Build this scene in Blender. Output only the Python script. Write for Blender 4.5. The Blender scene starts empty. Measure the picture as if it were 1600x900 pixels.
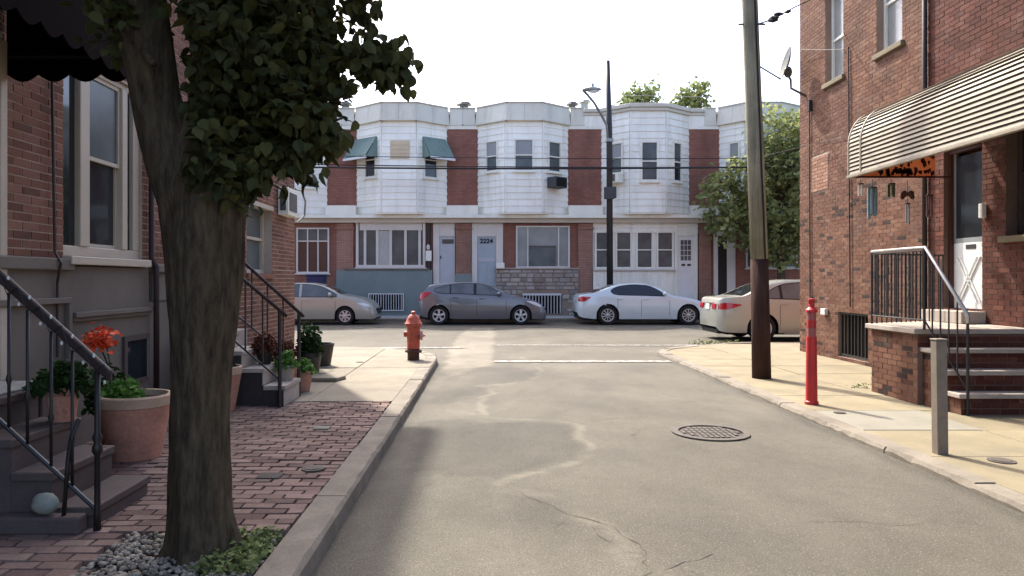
import bpy, bmesh, math, random
import numpy as np
from mathutils import Vector, Matrix
random.seed(7)
R = math.radians
scene = bpy.context.scene
COL = scene.collection

# ------------------------------------------------------------------ camera, light
F, VX, VY, H = 1120.0, 762.0, 438.0, 1.52          # focal length in px, vanishing point, eye height
cam = bpy.data.objects.new("camera", bpy.data.cameras.new("camera"))
COL.objects.link(cam)
cam.location = (0, 0, H); cam.rotation_euler = (R(90), 0, 0)
cam.data.sensor_width = 36; cam.data.lens = 36 * F / 1600
cam.data.shift_x = (800 - VX) / 1600; cam.data.shift_y = -(450 - VY) / 1600
cam.data.clip_start = 0.05; cam.data.clip_end = 3000
scene.camera = cam

SUN_AZ, SUN_EL = 24.5, 51.0                          # degrees left of the street axis, elevation
w = bpy.data.worlds.new("World"); scene.world = w; w.use_nodes = True
nt = w.node_tree
sky = nt.nodes.new("ShaderNodeTexSky"); sky.sky_type = 'NISHITA'; sky.sun_disc = False
sky.sun_elevation = R(SUN_EL); sky.sun_rotation = R(-SUN_AZ)
sky.air_density = 0.62; sky.dust_density = 3.2; sky.ozone_density = 0.45
bg = nt.nodes["Background"]; bg.inputs[1].default_value = 0.15
nt.links.new(sky.outputs[0], bg.inputs[0])
sl = bpy.data.lights.new("sun", 'SUN'); sl.energy = 2.0; sl.angle = R(1.2); sl.color = (1, .94, .84)
so = bpy.data.objects.new("sun", sl); COL.objects.link(so)
sd = Vector((-math.sin(R(SUN_AZ)) * math.cos(R(SUN_EL)), math.cos(R(SUN_AZ)) * math.cos(R(SUN_EL)), math.sin(R(SUN_EL))))
so.rotation_euler = sd.to_track_quat('Z', 'Y').to_euler()
vs = scene.view_settings
vs.view_transform = 'Standard'; vs.look = 'None'; vs.gamma = 1; vs.exposure = 2.1
scene.cycles.max_bounces = 8; scene.cycles.diffuse_bounces = 4

# ------------------------------------------------------------------ measuring helpers
def at(px, py, Y): return ((px - VX) * Y / F, Y, H - (py - VY) * Y / F)
def gnd(px, py, z=0.0):
    s = (py - VY) / (H - z); return ((px - VX) / s, F / s)
class Fr:
    """wall frame: origin, u along the wall, n outwards"""
    def __init__(s, ox, oy, ux, uy, nx, ny): s.o = (ox, oy); s.u = (ux, uy); s.n = (nx, ny)
    def p(s, u, d, z): return (s.o[0] + s.u[0]*u + s.n[0]*d, s.o[1] + s.u[1]*u + s.n[1]*d, z)
    def uat(s, px, d=0):
        k = px - VX; ox = s.o[0] + s.n[0]*d; oy = s.o[1] + s.n[1]*d
        return (F*ox - k*oy) / (k*s.u[1] - F*s.u[0])
    def zat(s, u, py, d=0):
        Y = s.o[1] + s.u[1]*u + s.n[1]*d; return H - (py - VY) * Y / F
LX, RX, FY, ZL, ZR = -3.52, 6.48, 28.8, .12, .06
LW = Fr(LX, 0, 0, 1, 1, 0); RW = Fr(RX, 0, 0, 1, -1, 0); FW = Fr(0, FY, 1, 0, 0, -1)

# ------------------------------------------------------------------ mesh builder
class MB:
    def __init__(s): s.v = []; s.f = []
    def add(s, vs, fs):
        k = len(s.v); s.v += [tuple(x) for x in vs]; s.f += [tuple(i + k for i in f) for f in fs]; return s
    def box(s, x0, x1, y0, y1, z0, z1):
        return s.add([(x0,y0,z0),(x1,y0,z0),(x1,y1,z0),(x0,y1,z0),(x0,y0,z1),(x1,y0,z1),(x1,y1,z1),(x0,y1,z1)],
                     [(0,3,2,1),(4,5,6,7),(0,1,5,4),(1,2,6,5),(2,3,7,6),(3,0,4,7)])
    def fbox(s, fr, u0, u1, d0, d1, z0, z1):
        return s.add([fr.p(u0,d0,z0),fr.p(u1,d0,z0),fr.p(u1,d1,z0),fr.p(u0,d1,z0),fr.p(u0,d0,z1),fr.p(u1,d0,z1),fr.p(u1,d1,z1),fr.p(u0,d1,z1)],
                     [(0,3,2,1),(4,5,6,7),(0,1,5,4),(1,2,6,5),(2,3,7,6),(3,0,4,7)])
    def prism(s, poly, z0, z1, jit=0):
        n = len(poly)
        return s.add([(x,y,z0) for x,y in poly] + [(x,y,z1 + random.uniform(-jit,jit)) for x,y in poly],
                     [tuple(range(n-1,-1,-1)), tuple(range(n,2*n))] + [(i,(i+1)%n,(i+1)%n+n,i+n) for i in range(n)])
    def hexa(s, b, t):
        n = len(b)
        return s.add(list(b)+list(t), [tuple(range(n-1,-1,-1)), tuple(range(n,2*n))] + [(i,(i+1)%n,(i+1)%n+n,i+n) for i in range(n)])
    def tube(s, pts, r, n=8, cap=True):
        pts = [Vector(p) for p in pts]; m = len(pts); rr = r if isinstance(r, (list, tuple)) else [r]*m
        ring = []; prev = None
        for i, p in enumerate(pts):
            d = (pts[min(i+1,m-1)] - pts[max(i-1,0)]).normalized()
            if prev is None:
                a = Vector((0,0,1)) if abs(d.z) < .9 else Vector((1,0,0)); x = d.cross(a).normalized()
            else:
                x = (prev - d*prev.dot(d)).normalized()
            prev = x; y = d.cross(x)
            ring += [p + (x*math.cos(2*math.pi*k/n) + y*math.sin(2*math.pi*k/n))*rr[i] for k in range(n)]
        fs = [(i*n+k, i*n+(k+1)%n, (i+1)*n+(k+1)%n, (i+1)*n+k) for i in range(m-1) for k in range(n)]
        if cap: fs += [tuple(range(n-1,-1,-1)), tuple((m-1)*n+k for k in range(n))]
        return s.add(ring, fs)
    def lathe(s, prof, c, n=20, axis='z', jit=0):
        vs = []
        for r, h in prof:
            for k in range(n):
                a = 2*math.pi*k/n; q = r*(1+random.uniform(-jit,jit)); x, y = q*math.cos(a), q*math.sin(a)
                vs.append((c[0]+x,c[1]+y,c[2]+h) if axis=='z' else ((c[0]+x,c[1]+h,c[2]+y) if axis=='y' else (c[0]+h,c[1]+x,c[2]+y)))
        m = len(prof)
        fs = [(i*n+k, i*n+(k+1)%n, (i+1)*n+(k+1)%n, (i+1)*n+k) for i in range(m-1) for k in range(n)]
        return s.add(vs, fs)
    def cyl(s, c, r, z0, z1, n=16): return s.lathe([(0,z0),(r,z0),(r,z1),(0,z1)], c, n)
    def blob(s, c, rx, ry, rz, n=8, m=6, jit=.1):
        prof = []
        for i in range(m+1):
            a = math.pi*i/m; prof.append((max(.001,math.sin(a)), -math.cos(a)))
        k0 = len(s.v); s.lathe(prof, (0,0,0), n, 'z', jit)
        for i in range(k0, len(s.v)):
            x,y,z = s.v[i]; s.v[i] = (c[0]+x*rx, c[1]+y*ry, c[2]+z*rz)
        return s

def wloc(o):
    l = Vector((0,0,0))
    while o is not None: l += o.location; o = o.parent
    return l
def link(name, me, mat, parent=None, loc=(0,0,0), smooth=False, bevel=0, angle=None):
    o = bpy.data.objects.new(name, me); COL.objects.link(o)
    if mat is not None and not me.materials: me.materials.append(mat)
    if parent is not None: o.parent = parent
    o.location = loc
    if smooth:
        me.polygons.foreach_set("use_smooth", [True]*len(me.polygons))
        if angle:
            try: me.set_sharp_from_angle(angle=R(angle))
            except Exception: pass
    if bevel:
        b = o.modifiers.new("soft_edges", 'BEVEL'); b.width = bevel; b.segments = 2; b.limit_method = 'ANGLE'
    return o
def build(name, mb, mat, parent=None, smooth=False, bevel=0, angle=None, base=None):
    """one mesh object; its vertices are given in world space. With no parent the origin goes to base"""
    off = wloc(parent) if parent is not None else Vector(base or (0,0,0))
    me = bpy.data.meshes.new(name)
    me.from_pydata([(x-off.x, y-off.y, z-off.z) for x,y,z in mb.v], [], mb.f)
    bm = bmesh.new(); bm.from_mesh(me); bmesh.ops.recalc_face_normals(bm, faces=bm.faces); bm.to_mesh(me); bm.free()
    return link(name, me, mat, parent, (0,0,0) if parent is not None else tuple(off), smooth, bevel, angle)
def raw(name, verts, faces, mat, parent=None, smooth=False):
    off = wloc(parent) if parent is not None else Vector((0,0,0))
    me = bpy.data.meshes.new(name)
    v = np.asarray(verts, dtype=np.float32).reshape(-1,3) - np.array(off, dtype=np.float32)
    f = np.asarray(faces, dtype=np.int32)
    me.vertices.add(len(v)); me.vertices.foreach_set("co", v.ravel())
    me.loops.add(f.size); me.loops.foreach_set("vertex_index", f.ravel())
    me.polygons.add(len(f)); me.polygons.foreach_set("loop_start", np.arange(0, f.size, f.shape[1], dtype=np.int32))
    me.update(calc_edges=True); me.validate()
    return link(name, me, mat, parent, (0,0,0), smooth)
def tag(o, label=None, cat=None, group=None, kind=None):
    for k, v in (("label",label),("category",cat),("group",group),("kind",kind)):
        if v: o[k] = v
    return o
def thing(name, label, cat, loc, group=None):
    o = bpy.data.objects.new(name, None); COL.objects.link(o); o.location = loc; o.empty_display_size = .2
    return tag(o, label, cat, group)

# ------------------------------------------------------------------ materials
def lin(c):
    if isinstance(c, str):
        c = [int(c[i:i+2],16)/255 for i in (0,2,4)]
        return tuple(x/12.92 if x <= .04045 else ((x+.055)/1.055)**2.4 for x in c)
    return c
class NT:
    def __init__(s, name):
        s.m = bpy.data.materials.new(name); s.m.use_nodes = True; s.t = s.m.node_tree; s.b = s.t.nodes["Principled BSDF"]
        s.out = s.t.nodes["Material Output"]; s.pos = s.n("ShaderNodeNewGeometry")
    def n(s, typ, **kw):
        x = s.t.nodes.new(typ)
        for k, v in kw.items(): setattr(x, k, v)
        return x
    def l(s, a, b): s.t.links.new(a, b)
    def noise(s, scale, detail=4, rough=.6, vec=None, stretch=None):
        x = s.n("ShaderNodeTexNoise"); x.inputs["Scale"].default_value = scale
        x.inputs["Detail"].default_value = detail; x.inputs["Roughness"].default_value = rough
        src = vec or s.pos.outputs["Position"]
        if stretch:
            mp = s.n("ShaderNodeVectorMath", operation='MULTIPLY'); mp.inputs[1].default_value = stretch
            s.l(src, mp.inputs[0]); src = mp.outputs[0]
        s.l(src, x.inputs["Vector"]); return x.outputs[0]
    def rng(s, v, a, b, lo=.3, hi=.7):
        x = s.n("ShaderNodeMapRange"); s.l(v, x.inputs[0])
        for i, k in enumerate((lo,hi,a,b)): x.inputs[i+1].default_value = k
        return x.outputs[0]
    def mul(s, col, fac):
        x = s.n("ShaderNodeMix", data_type='RGBA', blend_type='MULTIPLY'); x.inputs[0].default_value = 1
        s.l(col, x.inputs[6]); c = s.n("ShaderNodeCombineColor")
        for i in range(3): s.l(fac, c.inputs[i])
        s.l(c.outputs[0], x.inputs[7]); return x.outputs[2]
    def mix(s, fac, a, b):
        x = s.n("ShaderNodeMix", data_type='RGBA')
        s.l(fac, x.inputs[0])
        for i, c in ((6,a),(7,b)):
            if isinstance(c, (tuple,list)): x.inputs[i].default_value = (*c[:3],1)
            else: s.l(c, x.inputs[i])
        return x.outputs[2]
    def rgb(s, c):
        x = s.n("ShaderNodeRGB"); x.outputs[0].default_value = (*lin(c)[:3],1); return x.outputs[0]
    def ramp(s, v, stops, const=False):
        x = s.n("ShaderNodeValToRGB"); s.l(v, x.inputs[0]); e = x.color_ramp.elements
        if const: x.color_ramp.interpolation = 'CONSTANT'
        while len(e) < len(stops): e.new(.5)
        for el, (p, c) in zip(e, stops): el.position = p; el.color = (*lin(c)[:3],1)
        return x.outputs[0]
    def bump(s, h, strength=.3, dist=.01):
        x = s.n("ShaderNodeBump"); x.inputs["Strength"].default_value = strength; x.inputs["Distance"].default_value = dist
        s.l(h, x.inputs["Height"]); s.l(x.outputs[0], s.b.inputs["Normal"])
    def rnd(s):
        a = s.n("ShaderNodeObjectInfo").outputs["Random"]; b = s.pos.outputs["Random Per Island"]
        x = s.n("ShaderNodeMath", operation='ADD'); s.l(a, x.inputs[0]); s.l(b, x.inputs[1])
        y = s.n("ShaderNodeMath", operation='FRACT'); s.l(x.outputs[0], y.inputs[0]); return y.outputs[0]
    def fin(s, col=None, rough=.8, metal=0, spec=.4, coat=0):
        if col is not None: s.l(col, s.b.inputs["Base Color"])
        s.b.inputs["Roughness"].default_value = rough; s.b.inputs["Metallic"].default_value = metal
        s.b.inputs["Specular IOR Level"].default_value = spec; s.b.inputs["Coat Weight"].default_value = coat
        s.b.inputs["Coat Roughness"].default_value = .06
        return s.m
def mat(name, c, rough=.7, metal=0, var=.2, scale=2.5, fine=40, bump=.15, spec=.4, coat=0, rnd=0, stretch=None, dist=.006, streak=0, stain=0):
    """plain surface: colour with broad mottling, fine grain and slight relief; rnd varies it piece by piece"""
    n = NT(name); col = n.rgb(c)
    col = n.mul(col, n.rng(n.noise(scale, 5, stretch=stretch), 1-var, 1+var))
    col = n.mul(col, n.rng(n.noise(fine, 3, stretch=stretch), 1-var*.5, 1+var*.5))
    if rnd: col = n.mul(col, n.rng(n.rnd(), 1-rnd, 1+rnd, 0, 1))
    if streak: col = n.mix(n.rng(n.noise(3.5, 5, .65, stretch=(1,1,.10)), 0, streak, .48, .78), col, (.16,.12,.08))
    if stain: col = n.mix(n.rng(n.noise(2.7, 7, .72), 0, stain, .46, .68), col, (.10,.085,.065)); col = n.mix(n.rng(n.noise(24, 2, .5), 0, stain*1.2, .70, .76), col, (.06,.05,.04))
    if bump: n.bump(n.noise(fine*1.5, 4, stretch=stretch), bump, dist)
    return n.fin(col, rough, metal, spec, coat)
def brick_mat(name, stops, rough=.9, zfade=None):
    n = NT(name); r = n.rnd()
    if zfade:                                       # dark bricks were used mostly in the lower courses
        sp = n.n("ShaderNodeSeparateXYZ"); n.l(n.pos.outputs["Position"], sp.inputs[0])
        ad = n.n("ShaderNodeMath", operation='ADD'); n.l(r, ad.inputs[0]); n.l(n.rng(sp.outputs[2], 0, .115, *zfade), ad.inputs[1]); r = ad.outputs[0]
    col = n.ramp(r, stops)
    col = n.mul(col, n.rng(n.noise(1.1, 5), .75, 1.2)); col = n.mul(col, n.rng(n.noise(70, 3), .82, 1.15)); col = n.mix(n.rng(n.noise(1.7, 7, .72), 0, .45, .50, .72), col, (.045,.036,.028)); col = n.mix(n.rng(n.noise(3.1, 6, .7), 0, .22, .55, .70), col, (.30,.25,.21))
    n.bump(n.noise(90, 4), .35, .006); return n.fin(col, rough, spec=.25)
M = {}
M['brick_left'] = brick_mat("red_brick", [(0,'614236'),(.3,'734D3E'),(.7,'7C5646'),(1,'846051')])
M['brick_mott'] = brick_mat("mottled_brick", [(0,'2E211C'),(.05,'35261F'),(.12,'5F3C2D'),(.5,'664433'),(.8,'6D4B39'),(1,'745441')], zfade=(2.8,3.8))
M['brick_deep'] = brick_mat("deep_red_brick", [(0,'4A271D'),(.4,'562F24'),(.8,'5E362A'),(1,'663F32')])
M['brick_pale'] = brick_mat("pale_pink_brick", [(0,'86604E'),(.5,'916C58'),(1,'9B7863')])
M['brick_far'] = None
M['paver'] = brick_mat("paving_brick", [(0,'64504A'),(.3,'745F56'),(.7,'806A60'),(1,'8A756A')])
M['mortar_pale'] = mat("pale_mortar", 'AE9E90', .95, var=.15)
M['mortar_dark'] = mat("dark_mortar", '6A564C', .95, var=.15)
M['mortar_mid'] = mat("grey_brown_mortar", '8A786A', .95, var=.15)
M['joint'] = mat("paving_joint_sand", '4A3D36', 1, var=.25)
M['stucco'] = mat("grey_brown_stucco", '6C655C', .92, var=.14, scale=1.4, fine=60, bump=.3)
M['stucco_blue'] = mat("blue_grey_painted_stucco", '76827F', .85, var=.08, scale=1)
M['brownstone'] = mat("brown_painted_step", '4F4440', .75, var=.22, scale=3, bump=.25)
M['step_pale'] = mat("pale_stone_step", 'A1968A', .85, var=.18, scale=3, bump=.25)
M['step_side'] = mat("dark_step_side", '35302D', .85, var=.2)  # step bodies and sides, darker than the risers and treads
M['frame_beige'] = mat("beige_window_frame", 'B5AA98', .5, var=.06, bump=.05)
M['white'] = mat("white_paint", 'E2E1D3', .5, streak=.15, var=.06, scale=1.5, bump=.04)
M['offwhite'] = mat("cream_paint", 'C9C6BE', .6, var=.08, scale=1.5, bump=.05)
M['siding'] = mat("white_siding", 'ECECE0', .45, streak=.3, var=.08, scale=.8, bump=.05, rnd=.03, spec=.5)
M['siding_grey'] = mat("pale_grey_siding", 'E8E8DC', .45, streak=.32, var=.08, scale=.8, bump=.03, rnd=.03, spec=.5)
M['cornice'] = mat("weathered_grey_cornice", 'CFCCBC', .7, streak=.3, var=.1, scale=.7, bump=.06, rnd=.05)
M['gutter'] = mat("cream_gutter", 'C2BEB0', .6, var=.08)
M['iron'] = mat("black_wrought_iron", '1C1816', .5, var=.3, bump=.15, spec=.5)
M['rail_brown'] = mat("dark_brown_painted_rail", '2A1A16', .6, var=.25, bump=.15, spec=.5)
M['rail_silver'] = mat("bare_aluminium_rail", 'B9B4AE', .35, .6, var=.1, bump=.05)
M['canvas'] = mat("dark_maroon_canvas", '13060A', .95, var=.25, scale=4, bump=.3, spec=.1)
M['terracotta'] = mat("terracotta_clay", 'B2806A', .9, var=.2, scale=5, bump=.15, stain=.3, streak=.25)
M['terra_rim'] = mat("weathered_clay_rim", 'B29880', .85, var=.16, scale=6, bump=.12)
M['pot_black'] = mat("dark_brown_plastic_pot", '2B2624', .5, var=.15)
M['soil'] = mat("potting_soil", '2A211B', 1, var=.3, scale=20, bump=.6)
M['pebble'] = mat("pale_pebble", '8A8172', .85, var=.25, scale=8, rnd=.35)
M['bulb'] = mat("clear_light_bulb", 'D9D6CE', .15, var=.02, bump=0, spec=.6)
M['hydrant'] = mat("faded_red_hydrant_paint", 'B4503A', .6, var=.22, scale=9, bump=.35, stain=.45)
M['hydrant_pale'] = mat("faded_pink_hydrant_cap", 'C08A7E', .6, var=.15, scale=9, bump=.2, stain=.4)
M['rust'] = mat("rusty_iron", '53382B', .85, var=.3, scale=12, bump=.35)
M['post_red'] = mat("red_plastic_post", 'B52A2A', .5, var=.16, scale=6, bump=.08, stain=.25)
M['post_white'] = mat("white_reflective_band", '9C5550', .5, var=.15, bump=.03, stain=.3)
M['post_grey'] = mat("grey_painted_steel_post", '756B5E', .6, var=.16, scale=8, bump=.12, stain=.35)
M['concrete_l'] = mat("warm_concrete", '7C7464', .9, stain=.35, var=.15, scale=1.6, fine=70, bump=.3, rnd=.05)
M['concrete_r'] = mat("cream_concrete", '7C725A', .9, stain=.4, var=.16, scale=1.4, fine=70, bump=.3, rnd=.06)
M['concrete_new'] = mat("pale_new_concrete", '7B776A', .9, stain=.25, var=.1, scale=1.6, fine=70, bump=.2)
M['kerb'] = mat("worn_kerb_concrete", '787063', .9, stain=.5, var=.25, scale=3, fine=50, bump=.45, rnd=.06)
M['far_walk'] = mat("grey_far_pavement", '9C9B96', .9, var=.1, scale=.8)
M['iron_lid'] = mat("cast_iron_lid", '4E4740', .75, .1, var=.25, scale=12, bump=.4)
M['lid_dark'] = mat("dark_iron_slot", '3A342F', .8, var=.2)
M['lamp_grey'] = mat("grey_galvanised_steel", '8E9290', .45, .4, var=.08, bump=.04)
M['lamp_pole'] = mat("black_painted_steel_pole", '2B2928', .5, var=.2, bump=.08)
M['cable'] = mat("black_cable", '1B1B1D', .6, var=.1, bump=0)
M['cable_thin'] = mat("grey_thin_wire", '77787A', .6, var=.05, bump=0)
M['awn_green'] = mat("green_metal_awning", '6C827A', .6, var=.08)
M['awn_trim'] = mat("white_awning_trim", 'D5D8D6', .5, var=.05)
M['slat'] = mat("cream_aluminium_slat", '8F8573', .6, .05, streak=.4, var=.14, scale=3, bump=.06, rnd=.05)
M['slat_dark'] = mat("dark_slat_gap_shade", '6A5F52', .8, var=.2)  # shade in the gaps between slats, put into a dark backing colour
M['board'] = mat("tan_board", 'C8B79A', .8, var=.08)
M['blind'] = mat("white_window_blind", 'B9BBB6', .8, var=.06)
M['curtain'] = mat("pale_curtain", 'A9A8A2', .9, var=.2, scale=6, stretch=(4,4,.3))
M['dark_room'] = mat("dark_interior", '14110F', .95, var=.2)
M['door_grey'] = mat("blue_grey_door", '9BA6AC', .5, var=.05)
M['door_pale'] = mat("pale_grey_door", 'ABB0B4', .5, var=.05)
M['door_white'] = mat("white_metal_door", 'D6D7D4', .4, var=.05)
M['dark_print'] = mat("dark_print", '24211F', .7, var=.1, bump=0)
M['ac_dark'] = mat("dark_air_conditioner", '3F4244', .6, var=.15)
M['ac_grille'] = mat("grey_grille", '55534F', .7, var=.2)
M['blue_bin'] = mat("blue_plastic", '23284F', .45, var=.1)
M['stone'] = brick_mat("grey_fieldstone", [(0,'837E79'),(.25,'96918A'),(.6,'A49D95'),(.85,'AFA69C'),(1,'8A7C74')])
M['pillar'] = None
M['orange'] = mat("orange_cloth", 'E0703C', .8, var=.2, scale=6, bump=.1)
M['purple_leaf'] = mat("dark_paper_cutout", '3A1614', .9, var=.2)
M['chime_white'] = mat("white_chime", 'D0C9BE', .4, var=.1)
M['chime_blue'] = mat("grey_blue_chime", '75878C', .5, var=.12)
M['chime_green'] = mat("dark_green_chime", '4C5238', .5, var=.12)
M['chime_brown'] = mat("dark_wood_chime", '4A2A22', .6, var=.15)
M['chime_steel'] = mat("steel_chime", '8B8A84', .35, .6, var=.1)
M['dish'] = mat("grey_satellite_dish", '565850', .6, var=.1)
M['flower'] = mat("orange_petals", 'E2572E', .7, var=.15, scale=30, rnd=.25)
M['pale_stone'] = mat("pale_green_stone", '82857A', .9, var=.2, scale=9, bump=.3)
M['tyre'] = mat("black_tyre_rubber", '1A1A1A', .85, var=.2)
M['alloy'] = mat("silver_alloy_wheel", 'B8BABC', .35, .6, var=.06, bump=0)
M['chassis'] = mat("black_underbody", '0E0E0E', .9, var=.1)
M['trim'] = mat("black_car_trim", '161617', .5, var=.1, bump=0)
M['mat_rug'] = mat("patterned_doormat", '8E8B84', .95, var=.35, scale=18)
def wornline():
    n = NT("worn_white_line"); col = n.mix(n.rng(n.noise(9,6,.75), 0, 1, .36, .56), lin('B5B1A5'), lin('66605A')); n.bump(n.noise(90,3), .3, .005); return n.fin(col, .85)
M['line'] = wornline()
M['patch_pale'] = mat("pale_concrete_patch", '736B60', .9, var=.14, scale=1.2, fine=60, bump=.3)
M['patch_dark'] = mat("dark_asphalt_patch", '524E48', .9, var=.14, scale=1.2, fine=90, bump=.4)
M['seam'] = mat("pale_sealed_crack", '776F64', .9, var=.15)
M['crack'] = mat("dark_crack", '4E4942', 1, var=.2)
M['shutter'] = mat("white_metal_grate", 'C7C9C7', .5, var=.06)

def glass(name, c=(.018,.022,.026), rough=.06, var=.3):
    n = NT(name); col = n.mul(n.rgb(c), n.rng(n.noise(1.5,3), 1-var, 1+var)); n.bump(n.noise(2.2,2), .05, .02)
    return n.fin(col, rough, spec=.6 if rough < .1 else .3)
M['glass'] = glass("window_glass"); M['glass_grey'] = glass("curtained_window_glass", (.085,.1,.1), .22)
M['glass_pale'] = glass("blind_behind_glass", (.25,.255,.25), .12, .15)
M['car_glass'] = glass("tinted_car_glass", (.012,.014,.018), .04, .1); M['car_glass_pale'] = glass("clear_car_glass", (.09,.1,.105), .05, .3)  # the second is a paler grey, for most side windows
M['lamp_red'] = mat("red_lamp_lens", 'A31A22', .12, var=.1, bump=0, spec=.6); M['lamp_clear'] = mat("clear_lamp_lens", 'C9CDD0', .1, var=.08, bump=0, spec=.7)
def paint(name, c, metal=.15): return mat(name, c, .32, metal, var=.03, scale=.6, bump=0, spec=.5, coat=.8)
M['car_grey'] = paint("metallic_dark_grey_paint", '626468'); M['car_silver'] = paint("silver_paint", 'C2CED0'); M['car_tan'] = paint("metallic_champagne_paint", '9A9A8E')
M['car_beige'] = paint("pale_champagne_paint", 'A0A094')

def far_brick(name, c, c2):
    n = NT(name); b = n.n("ShaderNodeTexBrick")
    cx = n.n("ShaderNodeSeparateXYZ"); n.l(n.pos.outputs["Position"], cx.inputs[0])
    ad = n.n("ShaderNodeMath", operation='ADD'); n.l(cx.outputs[0], ad.inputs[0]); n.l(cx.outputs[1], ad.inputs[1])
    cc = n.n("ShaderNodeCombineXYZ"); n.l(ad.outputs[0], cc.inputs[0]); n.l(cx.outputs[2], cc.inputs[1])
    n.l(cc.outputs[0], b.inputs["Vector"]); b.inputs["Scale"].default_value = 1
    b.inputs["Brick Width"].default_value = .213; b.inputs["Row Height"].default_value = .0677; b.inputs["Mortar Size"].default_value = .006
    b.inputs["Color1"].default_value = (*lin(c),1); b.inputs["Color2"].default_value = (*lin(c2),1); b.inputs["Mortar"].default_value = (*lin('6E5048'),1)
    col = n.mul(b.outputs[0], n.rng(n.noise(.9,5,stretch=(1,1,.35)), .72, 1.2)); n.bump(b.outputs[1], -.3, .004)
    return n.fin(col, .9, spec=.2)
M['brick_far'] = far_brick("far_red_brick", '875C4E', '916759'); M['pillar'] = far_brick("weathered_pillar_brick", '927062', '9F7C6C')

def leafmat(name, a, b, trans=.25):
    n = NT(name); col = n.mix(n.rnd(), lin(a), lin(b)); col = n.mul(col, n.rng(n.noise(1.5,3), .7, 1.25))
    d = n.n("ShaderNodeBsdfTranslucent"); n.l(col, d.inputs[0]); n.l(col, n.b.inputs["Base Color"])
    n.b.inputs["Roughness"].default_value = .7; n.b.inputs["Specular IOR Level"].default_value = .15
    mx = n.n("ShaderNodeMixShader"); mx.inputs[0].default_value = trans
    n.l(n.b.outputs[0], mx.inputs[1]); n.l(d.outputs[0], mx.inputs[2]); n.l(mx.outputs[0], n.out.inputs[0]); return n.m
M['leaf_pear'] = leafmat("dark_pear_leaf", '2E341C', '4D4D2B', .2)
M['leaf_far'] = leafmat("street_tree_leaf", '76804F', 'A4AA74', .5)
M['leaf_yel'] = leafmat("yellow_green_leaf", '6E7A4A', '929B68', .35)
M['leaf_pot'] = leafmat("fresh_green_leaf", '3F6A2A', '6F9446', .25)
M['leaf_dark'] = leafmat("dark_green_leaf", '22381C', '3B5428', .2)
M['leaf_red'] = leafmat("reddish_brown_leaf", '4A2A22', '6A4030', .2)
M['leaf_cover'] = leafmat("yellow_green_ground_cover", '566038', '7C8650', .2)
def barkmat(name, a, b, st=(1,1,.2)):
    n = NT(name); v = n.noise(26,7,.7,stretch=st); col = n.ramp(v, [(.3,a),(.7,b)])
    col = n.mul(col, n.rng(n.noise(2.2,4), .75, 1.2)); n.bump(v, .9, .03); return n.fin(col, .95, spec=.2)
M['bark'] = barkmat("furrowed_bark", '29221A', '635643'); M['bark_far'] = barkmat("grey_bark", '3A332B', '5E5447')
M['pole_wood'] = barkmat("weathered_pole_wood", '737060', 'A39E88', (1,1,.04)); M['pole_stain'] = barkmat("dark_stained_pole_wood", '33221D', '4B362E', (1,1,.05))

# road: worn pale asphalt with broad stains, aggregate and hairline cracks
def roadmat(name, c, tint):
    n = NT(name); col = n.mix(n.rng(n.noise(.45,5,.6), 0, 1, .35, .65), lin(c), lin(tint))
    col = n.mul(col, n.rng(n.noise(1.8,6,.65,stretch=(1,.45,1)), .84, 1.14)); 
    g = n.noise(170, 2, .7); col = n.mul(col, n.rng(g, .6, 1.42)); col = n.mul(col, n.rng(n.noise(60,3,.7), .74, 1.28)); col = n.mul(col, n.rng(n.noise(9,4,.7), .9, 1.1))
    v = n.n("ShaderNodeTexVoronoi"); v.feature = 'DISTANCE_TO_EDGE'; v.inputs["Scale"].default_value = .38
    wv = n.n("ShaderNodeVectorMath", operation='ADD'); ns = n.n("ShaderNodeTexNoise"); ns.inputs["Scale"].default_value = 1.3; ns.inputs["Detail"].default_value = 6
    n.l(n.pos.outputs["Position"], ns.inputs["Vector"]); n.l(n.pos.outputs["Position"], wv.inputs[0]); n.l(ns.outputs[1], wv.inputs[1]); n.l(wv.outputs[0], v.inputs["Vector"])
    gate = n.rng(n.noise(.7,3), 0, 1, .5, .62); line = n.rng(v.outputs[0], .7, 0, 0, .006)
    mm = n.n("ShaderNodeMath", operation='MULTIPLY'); n.l(gate, mm.inputs[0]); n.l(line, mm.inputs[1])
    at_ = n.n("ShaderNodeAttribute"); at_.attribute_name = "tone"; col = n.mul(col, at_.outputs["Fac"])
    sp_ = n.noise(95, 2, .5); col = n.mix(n.rng(sp_, 0, .55, .62, .70), col, (.34,.32,.28)); col = n.mix(n.rng(n.noise(38, 3, .6), 0, .5, .60, .70), col, (.05,.045,.04))
    col = n.mix(mm.outputs[0], col, (.05,.045,.04)); n.bump(g, .6, .01); return n.fin(col, .85, spec=.35)
M['road'] = roadmat("worn_asphalt", '514C41', '5A554A'); M['ground'] = mat("bare_ground", '6E675C', 1, var=.2, scale=.3)

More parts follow.
